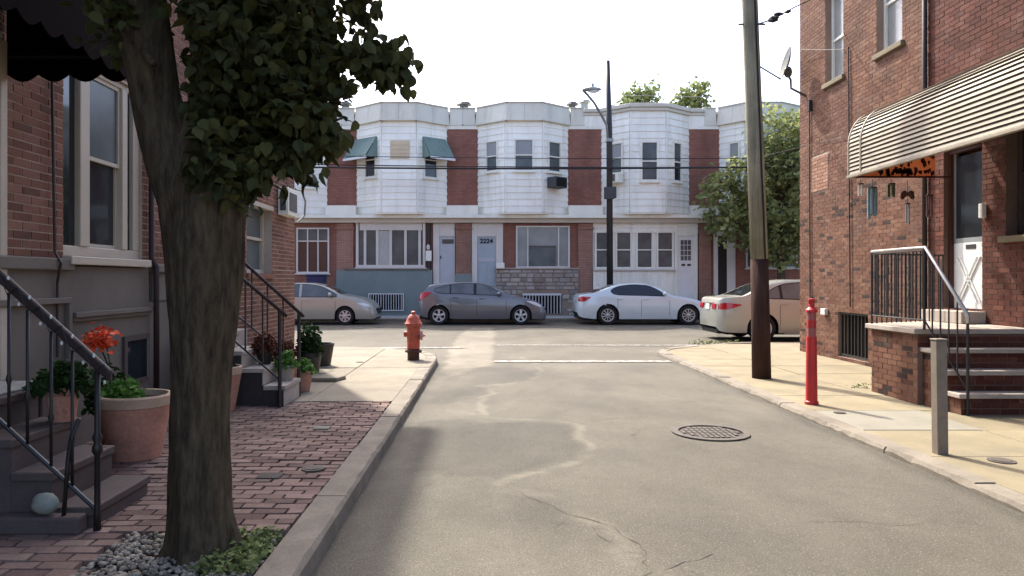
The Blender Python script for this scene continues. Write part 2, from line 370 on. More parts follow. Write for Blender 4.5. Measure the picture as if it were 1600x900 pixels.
# ------------------------------------------------------------------ brick walls
def cut(a, b, holes):
    seg = [(a, b)]
    for h0, h1 in holes:
        out = []
        for s0, s1 in seg:
            if h1 <= s0 or h0 >= s1: out.append((s0, s1)); continue
            if h0 > s0: out.append((s0, h0))
            if h1 < s1: out.append((h1, s1))
        seg = out
    return [s for s in seg if s[1] - s[0] > .012]
def shows(p, mx=0):
    if p[1] < .6: return 0
    px = VX + F*p[0]/p[1]; py = VY - F*(p[2]-H)/p[1]
    return F/p[1] if -mx < px < 1600+mx and -mx < py < 900+mx else 0
def wall_back(parent, fr, u0, u1, z0, z1, holes, m, back=.25, name='wall', d=0):
    us = sorted({u0,u1,*[x for h in holes for x in h[:2] if u0 < x < u1]}); zs = sorted({z0,z1,*[x for h in holes for x in h[2:] if z0 < x < z1]})
    mb = MB()
    for a, b in zip(us, us[1:]):
        run = None
        for c, e in list(zip(zs, zs[1:])) + [(None,None)]:
            hole = c is None or any(h[0] < (a+b)/2 < h[1] and h[2] < (c+e)/2 < h[3] for h in holes)
            if not hole: run = (run[0] if run else c, e)
            elif run: mb.fbox(fr, a, b, d-back, d, run[0], run[1]); run = None
    return build(name, mb, m, parent)
def bricks(parent, fr, u0, u1, z0, z1, holes, m, bl=.203, ch=.0677, gap=.011, proud=.005, n_ind=300, d=0, name='brick', bond=.5, facing=None):
    rows = int(round((z1-z0)/ch)); full = []; mb = MB()
    def add(a, b, c, e):
        k = len(mb.v); q = d + proud + random.uniform(-.002,.002)
        mb.v += [fr.p(a,d,c),fr.p(b,d,c),fr.p(b,d,e),fr.p(a,d,e),fr.p(a,q,c),fr.p(b,q,c),fr.p(b,q,e),fr.p(a,q,e)]
        mb.f += [tuple(i+k for i in t) for t in ((4,5,6,7),(0,1,5,4),(1,2,6,5),(2,3,7,6),(3,0,4,7))]
    for r in range(rows):
        c = z0 + r*ch; e = min(c + ch - gap, z1); zm = (c+e)/2
        hs = [(h[0],h[1]) for h in holes if h[2] < zm < h[3]]
        u = u0 - (bl+gap)*(bond if r % 2 else 0)
        while u < u1:
            a, b = max(u,u0), min(u+bl,u1)
            if b - a > .015:
                for s0, s1 in cut(a, b, hs):
                    P = fr.p((s0+s1)/2, d+proud, zm)
                    if abs(s1-s0-bl) < 1e-4 and shows(P): full.append((shows(P), s0, s1, c, e))
                    else: add(s0, s1, c, e)
            u += bl + gap
    full.sort(key=lambda t: -t[0])
    for t in full[n_ind:]: add(*t[1:])
    if full[:n_ind]:
        me = bpy.data.meshes.new(name); h = ch-gap
        vs = [fr.p(x,y,z) for x,y,z in ((-bl/2,0,-h/2),(bl/2,0,-h/2),(bl/2,0,h/2),(-bl/2,0,h/2),(-bl/2,proud,-h/2),(bl/2,proud,-h/2),(bl/2,proud,h/2),(-bl/2,proud,h/2))]
        vs = [(x-fr.o[0], y-fr.o[1], z) for x,y,z in vs]
        me.from_pydata(vs, [], [(4,5,6,7),(0,1,5,4),(1,2,6,5),(2,3,7,6),(3,0,4,7)])
        bm = bmesh.new(); bm.from_mesh(me); bmesh.ops.recalc_face_normals(bm, faces=bm.faces)
        bm.faces.ensure_lookup_table(); nn = bm.faces[0].normal
        if nn.x*fr.n[0] + nn.y*fr.n[1] < 0: bmesh.ops.reverse_faces(bm, faces=bm.faces)
        bm.to_mesh(me); bm.free(); off = wloc(parent)
        for t in full[:n_ind]:
            P = fr.p((t[1]+t[2])/2, d+random.uniform(-.002,.002), (t[3]+t[4])/2)
            link(name, me, m, parent, (P[0]-off.x, P[1]-off.y, P[2]-off.z))
    if mb.f:
        o = build('brickwork', mb, m, parent); o['kind'] = 'stuff'

def window(parent, fr, u0, u1, z0, z1, d=0, fw=.06, proud=.06, fm='white', pm='glass', lo=None, rail=.5, mull=(), sill=.05, name='window'):
    if u0 > u1: u0, u1 = u1, u0
    mb = MB(); D = d + proud
    mb.fbox(fr,u0,u1,d,D,z1-fw,z1).fbox(fr,u0,u1,d,D,z0,z0+fw).fbox(fr,u0,u0+fw,d,D,z0+fw,z1-fw).fbox(fr,u1-fw,u1,d,D,z0+fw,z1-fw)
    xs = [u0+fw] + [u0+(u1-u0)*k for k in mull] + [u1-fw]
    for k in mull:
        c = u0+(u1-u0)*k; mb.fbox(fr,c-fw*.4,c+fw*.4,d,D-.01,z0+fw,z1-fw)
    fo = build(name, mb, M[fm], parent, bevel=.006)
    zr = z0+fw+(z1-z0-2*fw)*rail if rail else None
    for a, b in zip(xs, xs[1:]):
        if zr:
            build('sash', MB().fbox(fr,a,b,d+.01,D-.012,zr-.022,zr+.022), M[fm], fo)
            build('pane', MB().fbox(fr,a,b,d+.005,d+.022,zr+.02,z1-fw), M[pm], fo)
            build('pane', MB().fbox(fr,a,b,d+.004,d+.014,z0+fw,zr-.02), M[lo or pm], fo)
        else: build('pane', MB().fbox(fr,a,b,d+.005,d+.018,z0+fw,z1-fw), M[pm], fo)
    if sill: build('sill', MB().fbox(fr,u0-.05,u1+.05,d,D+.05,z0-sill-.003,z0-.003), M[fm], fo, bevel=.006)
    return fo

# ------------------------------------------------------------------ ground, road, pavements
o = build('ground', MB().box(-700,700,-200,1200,-.6,-.05), M['ground']); tag(o, kind='structure')
def gpts(pts): return [gnd(*p) for p in pts]
def inpoly(X, Y, P):
    c = np.zeros(X.shape, bool)
    for (x0,y0),(x1,y1) in zip(P, P[1:]+P[:1]):
        if y0 != y1: c ^= ((y0 > Y) != (y1 > Y)) & (X < (x1-x0)*(Y-y0)/(y1-y0)+x0)
    return c
def dist(X, Y, P, closed=False):
    d = np.full(X.shape, 1e9)
    for (x0,y0),(x1,y1) in zip(P, P[1:]+(P[:1] if closed else [])):
        dx, dy = x1-x0, y1-y0; t = np.clip(((X-x0)*dx+(Y-y0)*dy)/(dx*dx+dy*dy+1e-12), 0, 1); d = np.minimum(d, np.hypot(X-x0-t*dx, Y-y0-t*dy))
    return d
# road sheet, finely divided near by; "tone" marks where old repairs and sealed seams lie
rx = np.concatenate([[-70,-30,-12,-6,-3,-1.6], np.arange(-1.2,3.9,.03), [4.5,6,9,15,30,70]]); ry = np.concatenate([[-25,-5,0,2], np.arange(2.6,14,.03), np.arange(14,26.2,.12), [26.3]])
GX, GY = np.meshgrid(rx, ry); r2 = np.random.default_rng(3)
def lump(sc, amp, k=14):
    o = np.zeros(GX.shape)
    for _ in range(k): a = r2.uniform(0,6.28); f_ = sc*r2.uniform(.5,2.2); o += np.sin(GX*f_*math.cos(a)+GY*f_*math.sin(a)+r2.uniform(0,6.28))
    return o*amp/math.sqrt(k)
WX_, WY_ = GX+lump(7,.05)+lump(30,.015), GY+lump(7,.06)+lump(30,.02); tone = np.ones(GX.shape) + lump(2,.07)+lump(6,.04)
def area(pts, f, soft):
    P = gpts(pts); d = dist(WX_,WY_,P,True)*np.where(inpoly(WX_,WY_,P),1,-1); global tone
    tone = tone*(1+(f-1)*np.clip(d/soft+.5,0,1))
def seam(pts, f, w_):
    global tone
    d = dist(WX_,WY_,gpts(pts)); tone = tone*(1+(f-1)*np.clip(1.4-d/w_,0,1)*np.clip(.75+lump(9,.45),0,1))
area([(655,662),(700,656),(895,664),(906,690),(888,716),(790,748),(700,742),(640,735)], .66, .14)
area([(695,578),(770,573),(812,574),(838,583),(830,592),(770,601),(745,618),(700,632),(668,632)], .70, .16)
area([(736,512),(772,512),(770,563),(762,572),(700,588),(692,575),(705,545),(718,522)], 1.75, .12)
area([(700,588),(762,572),(752,600),(690,612)], 1.3, .4)
area([(480,900),(620,660),(690,600),(760,650),(700,760),(900,900)], 1.18, .6)
area([(960,900),(1010,700),(1250,640),(1600,820),(1600,900)], .86, .6)
area([(752,602),(764,601),(761,632),(757,650),(746,648),(750,622)], 1.5, .05)
seam([(788,756),(830,741),(890,724),(912,705),(908,672),(897,661)], 1.5, .05); seam([(770,602),(835,590),(845,580),(832,566),(812,558)], 1.42, .055); seam([(745,652),(830,656),(900,660)], 1.4, .035); seam([(960,900),(990,850),(960,822),(905,810),(840,778),(790,757)], 1.35, .08); seam([(690,640),(760,652),(860,600)], 1.12, .1); seam([(900,668),(925,664),(960,654)], 1.1, .05)
tone *= 1-.38*np.exp(-((GX+.88+lump(5,.03))/.10)**2)*(GY < 13)-.34*np.exp(-((GX-3.44+lump(5,.03))/.08)**2)*(GY < 14.5)   # grit along the kerbs
for ox, oy, orad in ((1.2,6.2,.25),(1.35,8.9,.4),(.9,11.5,.5),(2.1,5.0,.18),(.3,4.6,.22),(1.6,10.2,.3),(2.6,12.2,.4)): tone *= 1-.20*np.exp(-((WX_-ox)**2+((WY_-oy)*.6)**2)/orad**2)   # old oil drips
vv = np.stack([GX.ravel(), GY.ravel(), np.zeros(GX.size)],1); nx = len(rx); ii = (np.arange(len(ry)-1)[:,None]*nx+np.arange(nx-1)[None]).ravel()
o = raw('road', vv, np.stack([ii,ii+1,ii+nx+1,ii+nx],1), M['road']); at_ = o.data.attributes.new('tone','FLOAT','POINT'); at_.data.foreach_set('value', tone.ravel().astype(np.float32)); tag(o, kind='structure')
def ribbon(name, pts, wd, m, z=.006, jit=.02):
    P = [gnd(*p) for p in pts]; Q = []
    for a, b in zip(P, P[1:]):
        n = max(1, int(math.dist(a,b)/.15)); Q += [(a[0]+(b[0]-a[0])*k/n + random.uniform(-jit,jit), a[1]+(b[1]-a[1])*k/n + random.uniform(-jit,jit)) for k in range(n)]
    Q.append(P[-1]); l = []; r = []
    for i, q in enumerate(Q):
        a, b = Q[max(i-1,0)], Q[min(i+1,len(Q)-1)]; dx, dy = b[0]-a[0], b[1]-a[1]; L = math.hypot(dx,dy) or 1
        ww = wd*random.uniform(.55,1.2)/2; l.append((q[0]-dy/L*ww, q[1]+dx/L*ww)); r.append((q[0]+dy/L*ww, q[1]-dx/L*ww))
    mb = MB(); n = len(Q); mb.add([(x,y,z) for x,y in l+r], [(i,i+1,n+i+1,n+i) for i in range(n-1)])
    return tag(build(name, mb, m), kind='structure')
def crack(pts, wd, branch=2):
    """ragged hairline crack with short side branches; pts in px measured on the ground"""
    P = [gnd(*p) for p in pts]; Q = []
    for a, b in zip(P, P[1:]):
        n = max(2, int(math.dist(a,b)/.05)); Q += [(a[0]+(b[0]-a[0])*k/n, a[1]+(b[1]-a[1])*k/n) for k in range(n)]
    Q.append(P[-1]); w1 = 0; mb = MB()
    def strip(Q, wd):
        l, r = [], []; ox = oy = 0
        for i, q in enumerate(Q):
            ox = ox*.8+random.gauss(0,.013); oy = oy*.8+random.gauss(0,.013); a, b = Q[max(i-1,0)], Q[min(i+1,len(Q)-1)]; dx, dy = b[0]-a[0], b[1]-a[1]; L = math.hypot(dx,dy) or 1
            ww = wd*random.choice((.15,.4,.7,1,1.3))/2*min(1,.2+.25*min(i,len(Q)-1-i)); l.append((q[0]+ox-dy/L*ww,q[1]+oy+dx/L*ww,.003)); r.append((q[0]+ox+dy/L*ww,q[1]+oy-dx/L*ww,.003))
        n = len(Q); mb.add(l+r, [(i,i+1,n+i+1,n+i) for i in range(n-1)])
    strip(Q, wd)
    for k in range(branch):
        i = random.randrange(1,len(Q)-1); a = random.uniform(0,6.28); L = random.uniform(.15,.5); strip([(Q[i][0]+L*t*math.cos(a+.5*t),Q[i][1]+L*t*math.sin(a+.5*t)) for t in np.linspace(0,1,8)], wd*.6)
    tag(build('road_crack', mb, M['crack']), kind='structure')
for pts, wd, br in (([(785,757),(850,787),(905,808),(960,822),(1000,860),(1012,890)],.010,4), ([(895,660),(960,654),(1010,652)],.012,1), ([(1000,690),(992,676),(1005,668)],.012,2), ([(1118,852),(1085,872),(1040,893)],.009,3),
                    ([(1090,585),(1040,583)],.02,1), ([(1095,627),(1060,630)],.02,1), ([(1240,815),(1330,812),(1400,822),(1470,815)],.006,4), ([(600,640),(570,690),(555,740)],.008,5), ([(1180,640),(1260,648),(1330,690)],.008,3), ([(640,700),(760,705)],.008,2)):
    crack(pts, wd, br)
# white road lines across the mouth of the street
def line(x0,x1,y0,y1,n):
    mb = MB(); xs = np.linspace(x0,x1,n)
    t = [(float(x), y0+random.uniform(-.02,.02)) for x in xs]; b = [(float(x), y1+random.uniform(-.02,.02)) for x in xs]
    mb.prism(t+b[::-1], .008, .011); return tag(build('road_line', mb, M['line']), kind='structure')
line(.12, 3.42, 13.25, 13.5, 30); line(.15, 5.2, 16.6, 16.78, 40); line(-9, -.5, 16.0, 16.18, 40)

def clip(poly, reg):
    out = poly
    for (x0,y0),(x1,y1) in zip(reg, reg[1:]+reg[:1]):
        inp, out = out, []
        if not inp: return []
        side = lambda p: (x1-x0)*(p[1]-y0)-(y1-y0)*(p[0]-x0)
        for a, b in zip(inp, inp[1:]+inp[:1]):
            sa, sb = side(a), side(b)
            if sa >= 0: out.append(a)
            if (sa >= 0) != (sb >= 0):
                t = sa/(sa-sb); out.append((a[0]+(b[0]-a[0])*t, a[1]+(b[1]-a[1])*t))
    return out
def kerb(parent, path, wd, z, L, m, jag=.02, low=None):
    """kerb stones along a polyline; the outer edge is the path, the stones lie on its left-hand side"""
    acc = []
    for (a, b) in zip(path, path[1:]):
        d = math.dist(a,b); n = max(1, round(d/L)) if d > L*1.3 else 1
        for k in range(n):
            acc.append(((a[0]+(b[0]-a[0])*k/n, a[1]+(b[1]-a[1])*k/n), (a[0]+(b[0]-a[0])*(k+1)/n, a[1]+(b[1]-a[1])*(k+1)/n)))
    def nrm(a,b):
        dx,dy = b[0]-a[0], b[1]-a[1]; l = math.hypot(dx,dy); return (-dy/l, dx/l)
    N = [nrm(*s) for s in acc]
    for i, (a, b) in enumerate(acc):
        na = N[i] if i == 0 else tuple((N[i][k]+N[i-1][k])/2 for k in (0,1)); nb = N[i] if i == len(acc)-1 else tuple((N[i][k]+N[i+1][k])/2 for k in (0,1))
        la = math.hypot(*na); lb = math.hypot(*nb); na = (na[0]/la/la, na[1]/la/la); nb = (nb[0]/lb/lb, nb[1]/lb/lb)
        d = math.dist(a,b); g = min(.006/d, .1); A = (a[0]+(b[0]-a[0])*g, a[1]+(b[1]-a[1])*g); B = (b[0]-(b[0]-a[0])*g, b[1]-(b[1]-a[1])*g)
        n = max(2, int(d/.12)); zz = z + random.uniform(-.008,.008); o_t = []; i_t = []; o_b = []
        for k in range(n+1):
            t = k/n; p = (A[0]+(B[0]-A[0])*t, A[1]+(B[1]-A[1])*t); q = (na[0]+(nb[0]-na[0])*t, na[1]+(nb[1]-na[1])*t)
            j = random.uniform(0,jag); o_t.append((p[0]+q[0]*(j+.012), p[1]+q[1]*(j+.012), zz)); o_b.append((p[0]+q[0]*j*.4, p[1]+q[1]*j*.4, zz-.018-j)); i_t.append((p[0]+q[0]*wd, p[1]+q[1]*wd, zz))
        f = [(x,y,-.03) for x,y,_ in o_b]; mb = MB(); m1 = n+1
        ib = [(x,y,-.03) for x,y,_ in i_t]
        mb.add(f+o_b+o_t+i_t+ib, [(r*m1+k, r*m1+k+1, (r+1)*m1+k+1, (r+1)*m1+k) for r in range(4) for k in range(n)] + [tuple(r*m1 for r in range(4,-1,-1)), tuple(r*m1+n for r in range(5))])
        build('kerb_stone', mb, m, parent)

# pavement in front of the two brick houses in the shade: brick paving, then concrete slabs round the corner
KL = -.905
pathL = [(-14,15.26),(-3.6,15.26),(-3,15.22),(-2.3,15.05),(-1.8,14.78),(-1.4,14.4),(-1.12,13.95),(-.96,13.45),(KL,12.9),(KL,-5)]
SL = build('sidewalk', MB().prism([(x if x < -3 else x-.03, y-.03) for x,y in pathL]+[(LX,-5),(LX-10.5,-5)], -.03, ZL-.035), M['joint']); tag(SL, kind='structure')
kl = build('kerb', MB().box(KL-.19,KL-.05,-5,12.8,-.03,ZL-.05), M['joint']); tag(kl, kind='structure')
kerb(kl, [(KL,-5),(KL,12.9)] + pathL[7:8]+pathL[6:7]+pathL[5:6]+pathL[4:5]+pathL[3:4]+pathL[2:3]+pathL[1:2]+[(-14,15.26)], .2, ZL, 1.35, M['kerb'])
YB = 8.33
reg = [(LX,YB),(KL-.205,YB),(KL-.205,12.85),(-1.15,13.35),(-1.3,13.83),(-1.55,14.23),(-1.92,14.6),(-2.37,14.86),(-3.02,15.02),(-3.6,15.06),(-14,15.06),(-14,13.1),(LX,13.1)]
regA = [(LX,YB)]+reg[1:10]
ys = [YB, 9.9, 11.5, 13.15, 15.3]; xs = [LX, -2.1, -1.0]
for ya, yb in zip(ys, ys[1:]):
    for xa, xb in zip(xs, xs[1:]):
        p = clip([(xa+.006,ya+.006),(xb-.006,ya+.006),(xb-.006,yb-.006),(xa+.006,yb-.006)], regA)
        if len(p) > 2: build('slab', MB().prism(p, ZL-.05, ZL-.004+random.uniform(-.004,.004)), M['concrete_l'], SL, bevel=.006)
for k in range(6): build('slab', MB().box(LX-.006-1.7*(k+1)+.012, LX-.006-1.7*k, 13.12, 15.04, ZL-.05, ZL-.004), M['concrete_l'], SL, bevel=.006)
# brick paving, running bond across the pavement, with the tree pit left out
PIT = (-1.98,-1.12,3.05,3.98)
full = []; mb = MB(); bw, bd, g = .2, .1, .009; r = 0; y = 2.2
pk = lambda x,y: .006*math.sin(x*2.3+y*1.1)+.005*math.sin(y*3.1-x)
def addp(mb, x0,x1,y0,y1,t):
    j = lambda: random.uniform(-.004,.004); e = .004
    b = [(x0,y0,ZL-.05),(x1,y0,ZL-.05),(x1,y1,ZL-.05),(x0,y1,ZL-.05)]
    q = [(x0+e+j(),y0+e,t+j()*.6),(x1-e+j(),y0+e,t+j()*.6),(x1-e+j(),y1-e,t+j()*.6),(x0+e+j(),y1-e,t+j()*.6)]
    mb.hexa(b, q)
while y < YB-.02:
    x = LX - (bw/2 if r % 2 else 0)
    while x < KL-.21:
        a, b = max(x,LX)+g/2, min(x+bw,KL-.205)-g/2; y1 = min(y+bd,YB)-g
        if b-a > .03 and not (PIT[0] < (a+b)/2 < PIT[1] and PIT[2] < y+.05 < PIT[3]):
            c = ((a+b)/2,(y+y1)/2,ZL); full.append((shows(c,60), a,b,y,y1, ZL-.006+pk(*c[:2])+random.uniform(-.004,.004)))
        x += bw
    y += bd; r += 1
full.sort(key=lambda t: -t[0])
for t in full[:300]:
    m1 = MB(); addp(m1, *t[1:]); build('brick', m1, M['paver'], SL)
for t in full[300:]: addp(mb, *t[1:])
o = build('brick_paving', mb, M['paver'], SL); o['kind'] = 'stuff'
# sunlit pavement on the other side
KR = 3.475
pathR = [(KR,-5),(KR,14.2),(3.52,14.9),(3.75,15.35),(4.6,16.1),(5.5,16.75),(6.4,17.0),(22,17.0)]
SR = build('sidewalk', MB().prism([(x+.03,y-.03) for x,y in pathR]+[(22,-5)], -.03, ZR-.03), M['joint']); tag(SR, kind='structure')
kr = build('kerb', MB().box(KR+.05,KR+.17,-5,14.2,-.03,ZR-.04), M['joint']); tag(kr, kind='structure')
kerb(kr, pathR[::-1], .19, ZR, 1.1, M['kerb'], jag=.03)
regR = [(KR+.195,-5),(RX,-5),(RX,14.9),(22,14.9),(22,16.8),(6.45,16.8),(5.6,16.57),(4.72,15.95),(3.9,15.22),(3.7,14.8),(KR+.195,14.2)]
regR1 = [(KR+.195,-5),(RX,-5),(RX,16.8),(6.45,16.8),(5.6,16.57),(4.72,15.95),(3.9,15.22),(3.7,14.8),(KR+.195,14.2)]
ys = [3.85+1.053*k for k in range(-5,13)]; xs = [KR+.19, 4.86, RX]
for ya, yb in zip(ys, ys[1:]):
    for xa, xb in zip(xs, xs[1:]):
        p = clip([(xa+.007,ya+.007),(xb-.007,ya+.007),(xb-.007,yb-.007),(xa+.007,yb-.007)], regR1)
        if len(p) > 2: build('slab', MB().prism(p, ZR-.06, ZR-.004+random.uniform(-.005,.004)), M['concrete_new' if xa < 4 and 7 < ya < 7.5 else 'concrete_r'], SR, bevel=.007)
for k in range(9): build('slab', MB().box(RX+.006+1.7*k, RX+1.7*(k+1)-.006, 14.9, 16.78, ZR-.06, ZR-.004), M['concrete_r'], SR, bevel=.006)
# far pavement
FS = build('sidewalk', MB().box(-60,60,26.52,FY+.1,-.03,ZL-.02), M['joint']); tag(FS, kind='structure')
for k in range(-9, 12): build('slab', MB().box(k*1.5+.006,(k+1)*1.5-.006,26.5,FY-.01,ZL-.06,ZL), M['far_walk'], FS, bevel=.006)
fk = build('kerb', MB().box(-60,60,26.33,26.48,-.03,ZL-.04), M['joint']); tag(fk, kind='structure')
kerb(fk, [(14,26.3),(-14,26.3)][::-1], .2, ZL, 2.0, M['kerb'])

# ------------------------------------------------------------------ the two shaded brick houses
def q(fr, px, py, d=0):
    u = fr.uat(px, d); return u, fr.zat(u, py, d)
HL = 7.85
h1 = thing('row_house', 'shaded red brick house with big triple window above a grey stucco base', 'house', (LX,3,0))
wu0, wu1 = LW.uat(98), LW.uat(222); wz0, wz1 = 1.727, 3.43; P1 = 7.38
holes = [(wu0,wu1,wz0,wz1),(4.05,4.98,.76,3.0)]
wl = wall_back(h1, LW, -6, P1, 1.70, HL, holes, M['mortar_pale'])
bricks(wl, LW, 3.6, P1-.004, 1.70, 5.6, holes+[(5.09,5.2,0,3.3)], M['brick_left'])
build('stucco_base', MB().fbox(LW,-6,4.05,-.25,.03,-.02,1.64).fbox(LW,4.05,4.98,-.25,.03,-.02,.76).fbox(LW,4.98,P1,-.25,.03,-.02,1.64), M['stucco'], h1)
build('ledge', MB().fbox(LW,4.99,LW.uat(104),-.1,.075,1.60,1.70), M['stucco'], h1, bevel=.012)
build('moulding', MB().fbox(LW,q(LW,104,490)[0],P1-.01,.028,.085,1.205,1.25).fbox(LW,q(LW,104,490)[0],P1-.01,.028,.06,1.17,1.205), M['stucco'], h1, bevel=.006)
a = LW.uat(101); build('moulding', MB().fbox(LW,5.0,a,.028,.07,1.33,1.38).fbox(LW,a-.05,a,.028,.07,.2,1.329), M['stucco'], h1, bevel=.006)
a = LW.uat(190); f = build('basement_window', MB().fbox(LW,a-.05,a,.025,.06,.5,.98).fbox(LW,a,P1-.05,.025,.06,.93,.98).fbox(LW,a,P1-.05,.025,.05,.5,.54), M['brownstone'], h1)
build('pane', MB().fbox(LW,a,P1-.05,.02,.036,.541,.929), M['glass'], f)
build('door_trim', MB().fbox(LW,5.10,5.185,-.05,.05,.76,3.25), M['frame_beige'], h1, bevel=.01)
d_ = build('door', MB().fbox(LW,4.07,4.96,-.2,-.14,.77,2.98), M['brownstone'], h1); build('handle', MB().fbox(LW,4.86,4.9,-.14,-.09,1.7,1.85), M['rail_silver'], d_)
# triple window: fixed side lights and a double-hung middle sash
fm = MB(); D0, D1 = -.10, -.03; fw = .055
m1, m2 = LW.uat(126,-.06), LW.uat(189,-.06)
fm.fbox(LW,wu0,wu1,D0,D1,wz1-fw,wz1).fbox(LW,wu0,wu1,D0,D1,wz0,wz0+.09).fbox(LW,wu0,wu0+fw,D0,D1,wz0+.09,wz1-fw).fbox(LW,wu1-.12,wu1,D0,D1,wz0+.09,wz1-fw)
for m_, hw in ((m1,.075),(m2,.05)): fm.fbox(LW,m_-hw,m_+hw,D0,D1+.012,wz0+.09,wz1-fw)
win = build('window', fm, M['frame_beige'], h1, bevel=.008)
for a, b in ((wu0+fw,m1-.075),(m2+.05,wu1-.12)):
    build('pane', MB().fbox(LW,a,b,-.085,-.07,wz0+.09,wz1-fw), M['glass'], win)
a, b = m1+.075, m2-.05; zm = 2.62
sf = MB(); 
for z0_, z1_, dd in ((zm-.02,wz1-fw,-.06),(wz0+.09,zm+.02,-.09)):
    sf.fbox(LW,a,b,dd-.02,dd+.014,z1_-.035,z1_).fbox(LW,a,b,dd-.02,dd+.014,z0_,z0_+.035).fbox(LW,a,a+.035,dd-.02,dd+.014,z0_+.035,z1_-.035).fbox(LW,b-.035,b,dd-.02,dd+.014,z0_+.035,z1_-.035)
build('sash', sf, M['frame_beige'], win)
build('pane', MB().fbox(LW,a+.035,b-.035,-.07,-.062,zm+.015,wz1-fw-.035), M['glass_grey'], win); build('pane', MB().fbox(LW,a+.035,b-.035,-.1,-.092,wz0+.125,zm-.015), M['glass'], win)
build('curtain', MB().fbox(LW,wu0,wu1,-.24,-.2,wz0,wz1), M['curtain'], win)
build('sill', MB().fbox(LW,wu0-.02,wu1+.02,-.24,.09,wz0-.075,wz0-.003), M['frame_beige'], win, bevel=.008)
build('roof', MB().box(LX-9,LX+.3,-6,P1,HL+.002,HL+.35), M['stucco'], h1, bevel=.03); build('rear_wall', MB().box(LX-9,LX-.3,-6,P1,0,HL), M['brick_far'], h1)
o = build('cable', MB().tube([LW.p(LW.uat(74),.03,3.6),LW.p(LW.uat(77),.045,1.75),LW.p(LW.uat(77),.095,1.66),LW.p(LW.uat(80),.05,1.5),LW.p(LW.uat(80),.05,.9)], .011, 6), M['rail_brown'], h1)
h2 = thing('row_house', 'shaded red brick corner house with through-wall air conditioner', 'house', (LX,10,0))
C1 = 13.05
b0, b1 = LW.uat(385), LW.uat(425); bz0, bz1 = 1.63, 2.72
holes = [(b0,b1,bz0,bz1),(8.02,8.85,1.0,3.2)]
wl = wall_back(h2, LW, P1+.002, C1, -.02, HL, holes, M['mortar_pale'])
bricks(wl, LW, P1+.01, C1, 1.70, 5.6, holes, M['brick_left']); bricks(wl, LW, 8.3, C1, .07, 1.70, holes, M['brick_left'], n_ind=0)
build('stucco_base', MB().fbox(LW,P1+.002,8.0,0,.035,-.02,1.3).fbox(LW,P1+.06,8.0,0,.05,1.301,1.60), M['stucco'], h2, bevel=.01)
build('ledge', MB().fbox(LW,P1+.04,8.0,0,.09,1.602,1.68), M['stucco'], h2, bevel=.012)
window(h2, LW, b0, b1, bz0, bz1, d=-.2, fw=.06, proud=.07, fm='frame_beige', pm='glass_grey', rail=.5, sill=0)
build('lintel', MB().fbox(LW,b0-.02,b1+.02,-.12,.02,bz1-.07,bz1-.002), M['frame_beige'], h2); build('sill', MB().fbox(LW,b0-.04,b1+.04,-.2,.05,bz0-.07,bz0-.003), M['brick_left'], h2)
build('door', MB().fbox(LW,8.04,8.83,-.2,-.14,1.0,3.18), M['brownstone'], h2)
build('roof', MB().box(LX-9,LX+.3,P1+.004,C1+.2,HL+.002,HL+.35), M['stucco'], h2, bevel=.03); build('rear_wall', MB().box(LX-9,LX-.26,P1,C1-.01,0,HL-.01), M['brick_far'], h2)
ac = thing('air_conditioner', 'white boxed air conditioner sticking out of the shaded brick corner house', 'air conditioner', LW.p(12.2,0,2.62))
a0, a1 = 11.98, 12.55
build('case', MB().fbox(LW,a0,a1,.014,.19,2.62,3.08), M['white'], ac, bevel=.01)
build('grille', MB().fbox(LW,a0+.06,a1-.06,.19,.2,2.69,3.0), M['ac_grille'], ac); build('grille', MB().fbox(LW,a0-.01,a0,.05,.15,2.69,3.0), M['ac_grille'], ac)
build('hose', MB().tube([LW.p(a1+.02,.15,3.12),LW.p(a1+.25,.2,3.12),LW.p(a1+.42,.22,2.95),LW.p(a1+.44,.2,2.7),LW.p(a1+.3,.1,2.55)], .02, 6), M['lamp_grey'], ac)
o = build('downspout', MB().tube([LW.p(P1,.06,HL-.1),LW.p(P1,.06,1.75),LW.p(P1,.11,1.66),LW.p(P1,.11,.4)], .03, 8), M['rail_brown'], smooth=True, base=LW.p(P1,.1,.4))
tag(o, 'dark red downspout between the two shaded brick houses', 'downspout')

# ------------------------------------------------------------------ the sunlit brick houses
HR = 8.0; P2, C2 = 10.55, 14.87
h3 = thing('row_house', 'sunlit mottled brick corner house behind the wooden utility pole', 'house', (RX,12.5,0))
ws = [(RW.uat(1318),RW.uat(1290)),(RW.uat(1410),RW.uat(1370))]; wz = (5.27,6.95)
g0, g1 = RW.uat(1357), RW.uat(1310); gz = (.12,.95); p0, p1 = RW.uat(1295), RW.uat(1268); pz = (3.27,3.95)
holes = [(a,b,*wz) for a,b in ws] + [(g0,g1,*gz)]
wl = wall_back(h3, RW, P2+.002, C2, -.02, HR, holes, M['mortar_mid'])
bricks(wl, RW, P2+.02, C2, 0.06, HR, holes+[(p0,p1,*pz)], M['brick_mott'])
pb = build('brick_patch', MB().fbox(RW,p0,p1,0,.005,pz[0],pz[1]), M['mortar_pale'], h3); bricks(pb, RW, p0+.01, p1-.01, pz[0], pz[1], [], M['brick_pale'], proud=.014)
for a, b in ws:
    f = window(h3, RW, a, b, wz[0]+.01, wz[1], d=-.17, fw=.05, proud=.06, fm='white', pm='glass_pale', lo='glass_pale', rail=.48, sill=0)
    build('sill', MB().fbox(RW,a-.06,b+.06,-.12,.06,wz[0]-.09,wz[0]-.003), M['concrete_r'], h3, bevel=.01)
f = build('basement_window', MB().fbox(RW,g0,g1,-.24,-.2,gz[0],gz[1]), M['dark_room'], h3)
